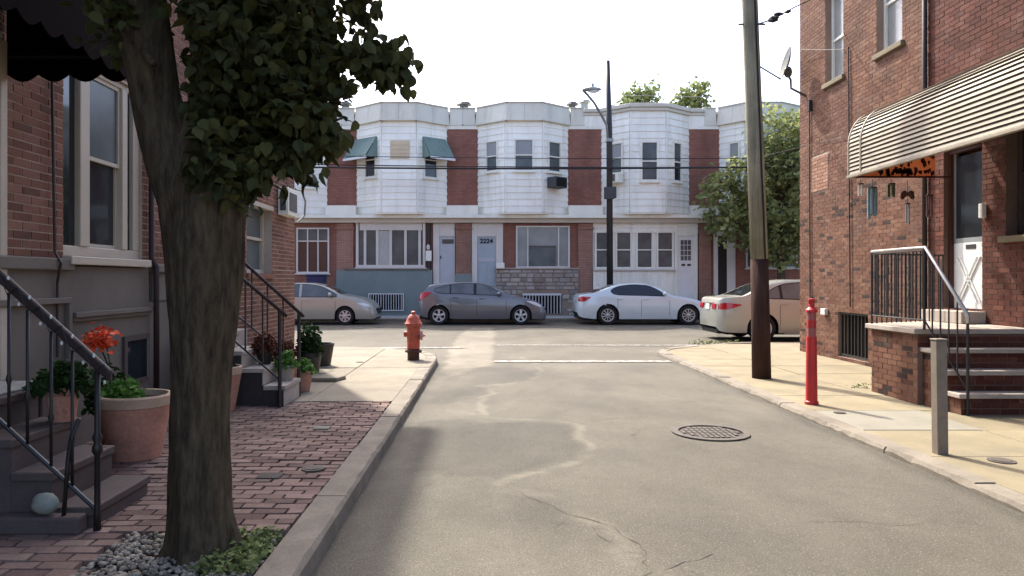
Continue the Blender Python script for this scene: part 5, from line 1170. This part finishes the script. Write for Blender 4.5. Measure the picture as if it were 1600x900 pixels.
a0, a1 = -2.12, -3.44
build('handrail', MB().hexa([(a0,Y-.02,hz(a0)-.075),(a0,Y+.02,hz(a0)-.075),(a0,Y+.02,hz(a0)),(a0,Y-.02,hz(a0))],[(a1,Y-.02,hz(a1)-.085),(a1,Y+.02,hz(a1)-.085),(a1,Y+.02,hz(a1)),(a1,Y-.02,hz(a1))]), M['rail_brown'], r1, bevel=.012)
build('newel', MB().lathe([(0,0),(.022,0),(.017,.1),(.015,.42),(.028,.44),(.028,.47),(.018,.49),(.027,.52),(.016,.55),(.015,hz(-2.2)-ZL-.07),(0,hz(-2.2)-ZL-.07)], (-2.2,Y,ZL-.005), 10), M['iron'], r1, smooth=True)
lb = lambda x: .27+(x+2.25)*(.777-.27)/(-2.8+2.25)
build('bottom_rail', MB().tube([(-2.21,Y,lb(-2.21)),(-3.44,Y,lb(-3.44))], .013, 6), M['rail_silver' if 0 else 'iron'], r1)
for px in (113,80,43,14):
    x = (px-VX)*Y/F; build('baluster', MB().lathe([(0,0),(.009,0),(.009,.25),(.017,.28),(.009,.31),(.009,hz(x)-.09-lb(x)),(0,hz(x)-.09-lb(x))], (x,Y,lb(x)), 8), M['iron'], r1, smooth=True)
build('baluster', MB().tube([(-2.36,3.99,.21),(-2.36,Y-.01,.5),(-2.35,Y,.62),(-2.30,Y,.74)], .012, 6), M['iron'], r1, smooth=True)
for k in range(22):
    x = a0-(a0-a1)*(k+.4)/22; zz = hz(x)+(.006 if k % 2 else -.086); build('light_bulb', MB().blob((x,Y-.028,zz), .008,.008,.012,6,4,0), M['bulb'], r1)
build('light_cord', MB().tube([(a0-(a0-a1)*k/44,Y-.026,hz(a0-(a0-a1)*k/44)-.045+.05*math.sin(k*1.57)) for k in range(45)], .003, 4), M['iron'], r1)
o = build('hose_loop', MB().tube([(-2.75+.05*math.cos(a)-.03,Y-.05,1.6+.07*math.sin(a)) for a in np.linspace(0,6.28,15)], .008, 6), M['offwhite'], smooth=True, base=(-2.75,Y,1.6)); tag(o, 'pale cord loop hanging over the top of the red-brown handrail', 'cord')
build('edging', MB().box(-2.75,-2.26,3.955,4.055,ZL-.01,.21), M['brownstone'], s1, bevel=.015)
x, y, z = -2.47, 4.0, .208; o = build('garden_stone', MB().blob((x,y,z+.066), .078,.05,.062,9,6,.16), M['pale_stone'], smooth=True, base=(x,y,z)); tag(o, 'pale greenish rounded stone lying beside the shaded stoop', 'stone')
# second stoop, further along the shaded pavement
s2 = thing('stone_stoop', 'pale stone stoop with two thin railings at the corner house', 'stoop', (-2.8,8.3,ZL))
XS2 = [-2.265,-2.50,-2.736,-2.98,LX+.03]
for i, zt in enumerate((.347,.539,.731,.923)):
    xf, xb = XS2[i], XS2[i+1]
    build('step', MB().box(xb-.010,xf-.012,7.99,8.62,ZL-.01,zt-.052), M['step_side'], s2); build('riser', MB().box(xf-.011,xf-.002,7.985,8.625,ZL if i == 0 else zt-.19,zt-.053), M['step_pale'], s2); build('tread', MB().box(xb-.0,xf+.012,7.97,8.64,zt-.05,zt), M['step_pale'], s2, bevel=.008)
build('landing', MB().box(LX+.021,-3.0,8.645,8.95,ZL,.92), M['step_pale'], s2, bevel=.008)
for lab, Y, (xa,za), (xb,zb), (xp,zp0), (la,lza), (lb_,lzb) in (('nearer thin dark railing of the corner house stoop',7.93,(-2.22,1.12),(-3.4,2.12),(-2.3,ZL),(-2.3,.42),(-3.4,1.36)),
        ('farther thin dark railing of the corner house stoop, behind the potted plants',8.66,(-2.22,1.08),(-3.4,2.15),(-2.28,.347),(-2.3,.5),(-3.4,1.4))):
    r2 = thing('stoop_railing', lab, 'railing', (xp,Y,zp0), 'railings of the corner house stoop'); f_ = lambda x: za+(x-xa)*(zb-za)/(xb-xa); g_ = lambda x: lza+(x-la)*(lzb-lza)/(lb_-la)
    if Y > 8.65: zp0 = ZL
    build('handrail', MB().tube([(xa,Y,za),(xb,Y,zb)], .02, 8), M['rail_brown'], r2, smooth=True); build('post', bar((xp,Y,zp0),(xp,Y,f_(xp)),.022,8), M['iron'], r2); build('bottom_rail', bar((la,Y,lza),(lb_,Y,lzb),.011), M['iron'], r2)
    for k in range(6): x = xp-.19*(k+1); build('baluster', bar((x,Y,g_(x)),(x,Y,f_(x)),.010), M['iron'], r2)

# ------------------------------------------------------------------ pots and plants
def pot(name, lab, c, rb, rt, h_, m, rim=None, plant=None, ph=.3, pr=None, n=300, ls=.05, rimh=.09, soil=.05, cat='plant pot', grp=None, droop=.6, m2=None):
    t = thing(name, lab, cat, c, grp)
    build('pot', MB().lathe([(0,0),(rb,0),(rb+(rt-rb)*.97,h_-rimh),(rt*.9,h_-rimh),(rt*.86,h_-soil-.02),(0,h_-soil-.02)], c, 28), M[m], t, smooth=True, angle=35)
    build('rim', MB().lathe([(rt*.95,h_-rimh+.002),(rt*1.02,h_-rimh+.004),(rt*1.04,h_-.012),(rt*1.0,h_),(rt*.91,h_-.002),(rt*.88,h_-rimh+.003)], c, 28), M[rim or m], t, smooth=True, angle=35)
    build('soil', MB().cyl((c[0],c[1],c[2]), rt*.87, h_-soil-.018, h_-soil, 20), M['soil'], t)
    if plant:
        p = hemi((c[0],c[1],c[2]+h_-soil), pr or (rt*.9,rt*.9,ph), n); leaves('foliage', p, ls, M[plant], t, droop)
        mb = MB()
        for k in range(7): a_ = random.uniform(0,6.28); r_ = random.uniform(.2,.8); mb.tube([(c[0]+rt*.2*math.cos(a_),c[1]+rt*.2*math.sin(a_),c[2]+h_-soil),(c[0]+rt*r_*math.cos(a_),c[1]+rt*r_*math.sin(a_),c[2]+h_-soil+ph*.7)], .004, 4)
        build('stems', mb, M[plant], t)
    return t
c = (-2.80,5.70,ZL); p = pot('planter', 'large terracotta planter with bright green plant beside the brown stoop', c, .19, .265, .50, 'terracotta', 'terra_rim', None)
leaves('foliage', hemi((c[0]-.10,c[1]-.02,c[2]+.43), (.17,.16,.24), 900), .045, M['leaf_pot'], p, .5); build('stems', MB().tube([(c[0]-.1,c[1],c[2]+.4),(c[0]-.1,c[1],c[2]+.6)], .006, 5), M['leaf_pot'], p)
c = (-2.74,4.62,.617); p = pot('potted_plant', 'small clay pot of dark green plants on the brown stoop step', c, .075, .095, .22, 'terracotta', 'terracotta', None, rimh=.05, soil=.03)
leaves('foliage', np.concatenate([hemi((c[0]+.02,c[1],c[2]+.2), (.19,.15,.24), 700), hemi((c[0]-.1,c[1],c[2]+.2), (.12,.12,.14), 250)]), .045, M['leaf_dark'], p, .7)
c = (-3.12,6.0,ZL); p = pot('potted_plant', 'tall potted plant with orange flowers behind the large terracotta planter', c, .11, .15, .34, 'terracotta', 'terra_rim', None, rimh=.06)
leaves('foliage', hemi((c[0]-.05,c[1],c[2]+.30), (.2,.17,.5), 500), .05, M['leaf_dark'], p, .6)
fp = np.array([c[0]-.10,c[1]-.05,1.02])+rng.normal(size=(260,3))*np.array([.055,.05,.045]); o = leaves('petals', fp, .045, M['flower'], p, .3)
build('stems', MB().tube([(c[0],c[1],c[2]+.3),(c[0],c[1]-.02,.7),(c[0]-.10,c[1]-.05,.98)], .006, 5).tube([(c[0]+.03,c[1],c[2]+.3),(c[0]-.05,c[1]-.04,.98)], .005, 5), M['leaf_dark'], p)
c = (-3.03,8.05-.35,ZL); pot('planter', 'terracotta planter showing just past the tree trunk', (-2.86,7.72,ZL), .13, .2, .48, 'terracotta', 'terra_rim', 'leaf_dark', .12, n=120)
G2 = 'potted plants on the corner house stoop'
pot('potted_plant', 'dark red-leaved potted plant high on the corner house stoop', (-2.62,8.42,.731-.192), .07, .1, .17, 'pot_black', None, 'leaf_red', .26, (.17,.17,.3), 420, .045, .04, .03, grp=G2)
pot('potted_plant', 'pale pot of green plants on the lowest step of the corner house stoop', (-2.38,8.45,.347), .08, .105, .18, 'step_pale', None, 'leaf_pot', .22, (.15,.14,.24), 420, .045, .04, .03, grp=G2)
pot('potted_plant', 'reddish plant in a clay pot beside the farther stoop railing', (-2.55,8.95,ZL), .13, .18, .35, 'terracotta', None, 'leaf_red', .4, (.2,.2,.45), 500, .05, .06, .03, grp=G2)
pot('potted_plant', 'clay pot with low green plant just beyond the farther stoop railing', (-2.36,9.1,ZL), .10, .135, .26, 'terracotta', None, 'leaf_pot', .2, (.16,.16,.24), 380, .05, .05, .03, grp=G2)
c = (-2.62,10.55,ZL); pot('potted_plant', 'tall green shrub in a dark pot at the wall corner', c, .13, .17, .34, 'pot_black', None, 'leaf_dark', .5, (.2,.2,.62), 700, .06, .05, .03, grp=G2)
x, y = gnd(498,573,ZL); pot('planter', 'empty dark plastic pot on the edge of the sunlit slabs', (x,y+.18,ZL), .15, .205, .37, 'pot_black', None, None, rimh=.05)
bxx, byy = gnd(528,596,ZL)
cl = thing('cellar_cover', 'flat raised concrete cellar cover with a dark hole by the black pot', 'cellar cover', (-2.7,byy+.5,ZL)); build('slab', MB().prism([(-3.4,byy+.02),(bxx-.02,byy),(bxx+.06,byy+.25),(bxx-.1,byy+.95),(-3.4,byy+1.1)], ZL-.01, ZL+.05), M['concrete_l'], cl, bevel=.015); build('hole', MB().cyl((bxx-.33,byy+.45,ZL+.05), .06, .0005, .004, 12), M['lid_dark'], cl)

# ------------------------------------------------------------------ dark canopy with scalloped edge over the near doorway
cn = thing('door_canopy', 'dark maroon cloth canopy with scalloped edge over the near doorway', 'canopy', (LX,4.5,3))
CY0, CY1, CD = 3.5, 5.22, .93
def scal(A, B, zt0, zt1, zb, n, dip=.055):
    vs = []; m_ = n*6; T = Vector((B[0]-A[0],B[1]-A[1],0)).normalized(); N = Vector((-T.y,T.x,0))*.006
    for s_ in (1,-1):
        for k in range(m_+1):
            t = k/m_; x, y = A[0]+(B[0]-A[0])*t+N.x*s_, A[1]+(B[1]-A[1])*t+N.y*s_; vs += [(x,y,zb-dip*abs(math.sin(math.pi*n*t))), (x,y,zt0+(zt1-zt0)*t)]
    k2 = 2*(m_+1); fs = []
    for k in range(m_): a_ = 2*k; fs += [(a_,a_+2,a_+3,a_+1),(k2+a_,k2+a_+1,k2+a_+3,k2+a_+2),(a_,k2+a_,k2+a_+2,a_+2)]
    return MB().add(vs, fs)
build('side_panel', scal((LX+.02,CY1),(LX+CD,CY1),4.25,3.45,3.02,4), M['canvas'], cn); build('side_panel', scal((LX+.02,CY0),(LX+CD,CY0),4.25,3.45,3.02,4), M['canvas'], cn)
build('front_panel', scal((LX+CD,CY1),(LX+CD,CY0),3.45,3.45,3.02,8), M['canvas'], cn)
build('top_cloth', MB().hexa([(LX+.02,CY0,4.25),(LX+CD,CY0,3.45),(LX+CD,CY1,3.45),(LX+.02,CY1,4.25)],[(LX+.02,CY0,4.265),(LX+CD+.01,CY0,3.465),(LX+CD+.01,CY1,3.465),(LX+.02,CY1,4.265)]), M['canvas'], cn)
build('frame', MB().tube([(LX+.02,CY1-.03,3.14),(LX+CD-.02,CY1-.03,3.14),(LX+CD-.02,CY0+.03,3.14),(LX+.02,CY0+.03,3.14)], .012, 6), M['iron'], cn)

# ------------------------------------------------------------------ parked cars
def hermite(P):
    xs = np.array([p[0] for p in P]); ys = np.array([p[1] for p in P]); h = np.diff(xs); d = np.diff(ys)/h; m_ = np.zeros(len(xs))
    for i in range(1,len(xs)-1):
        if d[i-1]*d[i] > 0: w1 = 2*h[i]+h[i-1]; w2 = h[i]+2*h[i-1]; m_[i] = (w1+w2)/(w1/d[i-1]+w2/d[i])
    m_[0], m_[-1] = d[0], d[-1]
    def f(x):
        x = min(max(x, xs[0]), xs[-1]); i = int(min(np.searchsorted(xs, x, 'right')-1, len(h)-1)); t = (x-xs[i])/h[i]
        return float((1+2*t)*(1-t)**2*ys[i]+t*(1-t)**2*h[i]*m_[i]+t*t*(3-2*t)*ys[i+1]+t*t*(t-1)*h[i]*m_[i+1])
    return f
def car(name, lab, x0, ynear, L, W, top, belt, bottom, wheels, wr, m, win, windscreen, rear, glassm, tail, head, spokes, doors, handles, mirror, trunk=None, z0=0, dark=True):
    """car pointing along +x; profile curves run from the tail (0) to the nose (L)"""
    T = thing(name, lab, 'car', (x0+L/2,ynear+W/2,z0)); cy = ynear+W/2
    ft, fb, fo = hermite(top), hermite(belt), hermite(bottom)
    def hw(x):
        t = x/L; e = 1
        if t < .16: e = 1-.11*(1-t/.16)**2-.17*max(0,1-t/.045)**2.2
        if t > .80: e = 1-.17*((t-.80)/.20)**2-.16*max(0,1-(1-t)/.05)**2
        return W/2*e
    def arch(x, z):
        for c in wheels:
            if abs(x-c) < wr*1.16: z = max(z, wr+math.sqrt(max(0,(wr*1.16)**2-(x-c)**2)))
        return z
    def side(x, z):
        w_ = hw(x); zb = min(fb(x), ft(x)-.02); zl = .16
        if z <= zb:
            t = (z-zl)/(zb-zl); P_ = [(0,.945),(.2,.978),(.45,1.0),(.62,1.0),(.8,.985),(.93,.972),(1.0,.952)]
            for (a_,u),(b_,v) in zip(P_,P_[1:]):
                if t <= b_: return w_*(u+(v-u)*max(0,(t-a_)/(b_-a_)))
            return w_*.952
        return w_*.952-(z-zb)*.40
    xs = sorted(set([round(float(v),4) for v in np.concatenate([np.linspace(0,.3,12),np.linspace(.3,L-.3,80),np.linspace(L-.3,L,12)])]+[c+s_*wr*1.16*q for c in wheels for s_ in (-1,1) for q in (.1,.35,.55,.72,.85,.94,.985,1.0,1.012)]))
    xs = [x for x in xs if 0 <= x <= L]; sec = []
    for x in xs:
        zt = ft(x); zb = min(fb(x), zt-.02); bo = arch(x, fo(x)); h_ = zt-zb; pts = []
        for t in (0,.18,.36,.5,.62,.74,.84,.93,1.0):
            z = bo+(zb-bo)*t; pts.append((side(x,z), z))
        for t in (.3,.6,.84): z = zb+h_*t; pts.append((side(x,z), z))
        ze = zb+h_*.95; ye = side(x,ze)-.03; pts += [(ye,ze),(ye*.85,zt-.06*min(h_,.3)-.004),(ye*.5,zt-.003),(0,zt+.002)]
        sec.append(pts)
    n = len(sec[0]); N = 2*n-1; vs = []
    for x, pts in zip(xs, sec):
        ring = [(-y,z) for y,z in pts]+[(y,z) for y,z in pts[-2::-1]]; vs += [(x0+x,cy+y,z0+z) for y,z in ring]
    fs = [(i*N+k,i*N+k+1,(i+1)*N+k+1,(i+1)*N+k) for i in range(len(xs)-1) for k in range(N-1)]+[tuple(range(N)), tuple((len(xs)-1)*N+k for k in range(N))]
    body = build('body', MB().add(vs, fs), m, T, smooth=True, angle=42)
    build('underbody', MB().box(x0+.25,x0+L-.25,cy-W/2+.24,cy+W/2-.24,z0+.17,z0+.62).box(x0+wheels[0]+wr*1.2,x0+wheels[1]-wr*1.2,cy-W/2+.06,cy+W/2-.06,z0+.19,z0+.5), M['chassis'], T)
    def patch(nm, cols, mm, par=T, off=.006, rows=4, sides=(-1,1)):
        for s_ in sides:
            v = []
            for (x,zl,zh) in cols:
                for k in range(rows+1):
                    z = zl+(zh-zl)*k/rows; v.append((x0+x, cy+s_*(side(x,z)+off), z0+z))
            k1 = rows+1; build(nm, MB().add(v, [(i*k1+j,i*k1+j+1,(i+1)*k1+j+1,(i+1)*k1+j) for i in range(len(cols)-1) for j in range(rows)]), mm, par, smooth=True)
    def dens(cols, n_=14):
        fl = hermite([(c[0],c[1]) for c in cols]); fh = hermite([(c[0],c[2]) for c in cols]); X = np.linspace(cols[0][0],cols[-1][0],n_); return [(float(x),fl(x),fh(x)) for x in X]
    patch('window_trim', [(x,zl-.022,zh+.022) for x,zl,zh in dens(win,22)], M['trim'], off=.004); patch('side_window', dens(win,22), glassm, off=.009)
    for xp, wd in doors.get('pillars',[]):
        f1 = dens(win,60); c = min(f1, key=lambda q: abs(q[0]-xp)); patch('pillar', [(xp-wd/2,c[1]-.01,c[2]+.01),(xp+wd/2,c[1]-.01,c[2]+.01)], M['trim'] if dark else m, off=.013)
    for xa in doors.get('seams',[]): patch('door_seam', [(xa-.006,.30,fb(xa)-.015),(xa+.006,.30,fb(xa)-.015)], M['trim'], off=.0025)
    if 'sill' in doors: a_, b_ = doors['sill']; patch('sill_trim', [(float(x),.20,.275) for x in np.linspace(a_,b_,8)], m, off=.02)
    for xh in handles:
        zh = fb(xh)-.11
        for s_ in (-1,1): y = cy+s_*(side(xh,zh)+.02); build('handle', MB().box(x0+xh-.09,x0+xh+.09,y-.018,y+.018,z0+zh-.014,z0+zh+.014), m, T, bevel=.01)
    def glasspatch(nm, xa, xb, mm, inset=.9, off=.008):
        v = []; X = np.linspace(xa,xb,10); q_ = np.linspace(-1,1,9)
        for x in X:
            zt = ft(x); zb = min(fb(x),zt-.02); h_ = zt-zb; ye = (side(x,zb+h_*.95)-.03)*inset
            for t in q_:
                y = ye*t; a_ = abs(t)*inset; zz = np.interp(a_, [0,.5,.85,1], [zt+.002,zt-.003,zt-.06*min(h_,.3)-.004,zb+h_*.95]); v.append((x0+x, cy+y, z0+float(zz)+off))
        build(nm, MB().add(v, [(i*9+j,i*9+j+1,(i+1)*9+j+1,(i+1)*9+j) for i in range(9) for j in range(8)]), mm, T, smooth=True)
    glasspatch('windscreen', *windscreen, M['car_glass']); glasspatch('rear_window', *rear, M['car_glass'])
    patch('tail_light', dens(tail,8), M['lamp_red'], off=.012, rows=4); patch('headlight', dens(head,8), M['lamp_clear'], off=.010, rows=3)
    if trunk:
        za, zb_ = trunk
        for s_ in (-1,1): build('tail_light', MB().box(x0-.014,x0+.04,*sorted((cy+s_*W*.20,cy+s_*W*.345)),z0+za,z0+zb_), M['lamp_red'], T, bevel=.012)
        build('licence_plate', MB().box(x0-.012,x0+.03,cy-.16,cy+.16,z0+za-.02,z0+zb_), M['offwhite'], T); build('chrome_strip', MB().box(x0-.016,x0+.03,cy-W*.20,cy+W*.20,z0+zb_+.005,z0+zb_+.03), M['alloy'], T)
    build('bumper_trim', MB().box(x0+.04,x0+.3,cy-W*.34,cy+W*.34,z0+.19,z0+.30), M['trim'], T, bevel=.02); build('bumper_trim', MB().box(x0+L-.34,x0+L-.03,cy-W*.33,cy+W*.33,z0+.17,z0+.3), M['trim'], T, bevel=.02); build('grille', MB().box(x0+L-.05,x0+L+.008,cy-W*.26,cy+W*.26,z0+.36,z0+.56), M['trim'], T, bevel=.01)
    for s_ in (-1,1):
        xm, zm_ = mirror; y = cy+s_*(side(xm,zm_)+.10); build('mirror', MB().blob((x0+xm,y,z0+zm_), .075,.10,.075,10,7,0), m, T, smooth=True); build('mirror_arm', MB().box(x0+xm-.03,x0+xm+.04,*sorted((y-s_*.13,y-s_*.03)),z0+zm_-.06,z0+zm_-.02), M['trim'], T)
    for c in wheels:
        for s_ in (-1,1):
            yo = cy+s_*(W/2-.02); wv = lambda prof_: [(r_, -s_*d_) for r_, d_ in prof_]; C_ = (x0+c,yo,z0+wr)
            w_ = build('wheel', MB().lathe(wv([(wr*.60,.012),(wr*.66,.0),(wr*.9,.0),(wr*.98,.025),(wr,.05),(wr,.17),(wr*.97,.2),(wr*.6,.2)]), C_, 32, 'y'), M['tyre'], T, smooth=True, angle=40)
            build('rim', MB().lathe(wv([(wr*.60,.0),(wr*.655,-.002),(wr*.66,.02),(wr*.58,.035),(wr*.57,.09),(wr*.56,.10)]), C_, 32, 'y'), M['alloy'], w_, smooth=True, angle=40); build('brake', MB().lathe(wv([(0,.085),(wr*.57,.085),(wr*.57,.1),(0,.1)]), C_, 20, 'y'), M['chassis'], w_)
            for k in range(spokes[0]):
                a_ = 2*math.pi*k/spokes[0]+.3; mb = MB(); R0, R1, h0, h1 = wr*.10, wr*.60, spokes[1], spokes[2]; ca, sa = math.cos(a_), math.sin(a_)
                P_ = lambda r_, t, d_: (C_[0]+r_*ca-t*sa, yo-s_*d_, C_[2]+r_*sa+t*ca)
                mb.hexa([P_(R0,-h0,.05),P_(R0,h0,.05),P_(R1,h1,.055),P_(R1,-h1,.055)],[P_(R0,-h0*.9,.008),P_(R0,h0*.9,.008),P_(R1,h1*.85,.014),P_(R1,-h1*.85,.014)]); build('spoke', mb, M['alloy'], w_)
            build('hub', MB().lathe(wv([(0,.0),(wr*.13,.002),(wr*.17,.02),(wr*.17,.06)]), C_, 14, 'y'), M['alloy'], w_, smooth=True)
    return T
YC = 24.35
car('parked_car', 'dark grey hatchback parked in front of the two middle front doors', gx(652,YC), YC, 4.40, 1.82,
    [(0,.74),(.05,.93),(.14,1.08),(.28,1.24),(.41,1.37),(.875,1.435),(1.35,1.468),(1.8,1.475),(2.15,1.445),(2.5,1.34),(2.9,1.17),(3.3,.985),(3.6,.915),(3.95,.835),(4.2,.72),(4.33,.58),(4.4,.45)],
    [(0,.72),(.05,.90),(.3,1.07),(.6,1.075),(1.3,1.05),(2.0,1.02),(2.9,.975),(3.3,.955),(3.7,.86),(4.1,.74),(4.4,.43)],
    [(0,.50),(.06,.38),(.2,.28),(.6,.22),(3.9,.20),(4.25,.19),(4.4,.24)], (.73,3.52), .325, M['car_grey'],
    [(.56,1.19,1.205),(.72,1.10,1.265),(1.03,1.085,1.345),(1.66,1.065,1.405),(2.1,1.045,1.39),(2.47,1.03,1.295),(2.78,1.02,1.12),(2.87,1.03,1.06)], (2.45,3.22), (.16,.40), M['car_glass_pale'],
    [(.035,.80,.90),(.10,.82,1.08),(.25,.93,1.13),(.42,1.06,1.12),(.5,1.095,1.11)], [(3.72,.80,.815),(3.9,.72,.80),(4.12,.63,.72),(4.22,.60,.66)], (5,.028,.05), dict(seams=(1.14,2.02,3.02),pillars=((1.12,.05),(1.96,.10)),sill=(1.2,3.05)), (1.3,2.2), (2.78,1.06))
car('parked_car', 'silver sedan with dark tinted windows parked behind the lamp post', gx(903,YC), YC, 4.58, 1.80,
    [(0,.78),(.05,.98),(.12,1.035),(.5,1.085),(.8,1.20),(1.22,1.345),(1.6,1.415),(1.9,1.43),(2.3,1.41),(2.69,1.295),(2.95,1.17),(3.25,1.015),(3.65,.945),(4.1,.845),(4.35,.72),(4.5,.56),(4.58,.42)],
    [(0,.76),(.06,.95),(.5,1.02),(1.12,1.01),(2.2,.99),(2.97,.975),(3.3,.955),(3.7,.89),(4.2,.76),(4.58,.40)],
    [(0,.42),(.06,.30),(.3,.23),(.7,.20),(4.1,.20),(4.4,.19),(4.58,.25)], (1.02,3.77), .335, M['car_silver'],
    [(1.13,1.145,1.165),(1.24,1.06,1.24),(1.47,1.03,1.315),(1.9,1.02,1.36),(2.37,1.01,1.335),(2.65,1.0,1.235),(2.9,.995,1.085),(2.98,1.01,1.04)], (2.62,3.2), (.55,1.15), M['car_glass'],
    [(.03,.80,.93),(.15,.79,.97),(.30,.83,.965),(.45,.93,.955)], [(3.85,.78,.80),(4.05,.70,.78),(4.28,.60,.69)], (10,.012,.02), dict(seams=(1.36,2.16,3.12),sill=(1.45,3.3)), (1.42,2.32), (2.95,1.06))
car('parked_car', 'beige sedan parked at the left end, partly behind the shaded brick corner', gx(587,YC)-4.53, YC, 4.53, 1.72,
    [(0,.78),(.05,.98),(.3,1.02),(.7,1.06),(1.3,1.36),(1.8,1.44),(2.2,1.445),(2.65,1.37),(3.05,1.21),(3.3,1.06),(3.55,.985),(3.85,.935),(4.15,.835),(4.35,.71),(4.47,.56),(4.53,.42)],
    [(0,.76),(.06,.94),(.7,.99),(1.3,.97),(2.2,.95),(3.1,.945),(3.4,.94),(3.8,.86),(4.2,.73),(4.53,.40)],
    [(0,.42),(.06,.3),(.3,.22),(4.1,.2),(4.4,.19),(4.53,.25)], (.9,3.48), .305, M['car_tan'],
    [(.95,1.05,1.07),(1.2,.99,1.23),(1.6,.98,1.36),(2.0,.97,1.375),(2.55,.965,1.32),(2.95,.965,1.155),(3.2,.97,1.01)], (2.75,3.35), (.72,1.25), M['car_glass_pale'],
    [(.03,.75,.90),(.2,.75,.93),(.32,.80,.92)], [(3.92,.72,.745),(4.1,.66,.75),(4.3,.60,.68)], (7,.03,.04), dict(seams=(1.15,2.02,3.15),pillars=((1.95,.08),),sill=(1.25,3.1)), (1.2,2.15), (2.98,1.03), dark=False)
YA = 17.6
car('parked_car', 'champagne sedan with red tail lights half hidden behind the wooden pole', gx(1124,YA), YA, 4.93, 1.85,
    [(0,.80),(.05,1.03),(.13,1.085),(.55,1.125),(.95,1.30),(1.4,1.475),(1.9,1.54),(2.4,1.54),(2.9,1.46),(3.4,1.22),(3.7,1.08),(4.1,1.0),(4.5,.89),(4.8,.70),(4.93,.45)],
    [(0,.78),(.06,1.0),(.55,1.06),(1.3,1.05),(2.3,1.02),(3.4,.99),(3.8,.96),(4.5,.80),(4.93,.42)],
    [(0,.36),(.06,.27),(.3,.23),(4.4,.21),(4.93,.27)], (1.08,3.86), .335, M['car_beige'],
    [(1.12,1.12,1.14),(1.3,1.08,1.27),(1.7,1.07,1.42),(2.2,1.05,1.455),(2.7,1.035,1.40),(3.2,1.02,1.2),(3.4,1.02,1.06)], (2.85,3.65), (.62,1.3), M['car_glass_pale'],
    [(.03,.80,.94),(.2,.80,.965),(.42,.86,.94),(.55,.90,.93)], [(4.2,.80,.82),(4.5,.68,.78),(4.7,.6,.69)], (8,.03,.03), dict(seams=(1.5,2.35,3.35),pillars=((1.55,.07),(2.32,.09)),sill=(1.6,3.4)), (1.6,2.5), (3.25,1.12), trunk=(.80,.94))
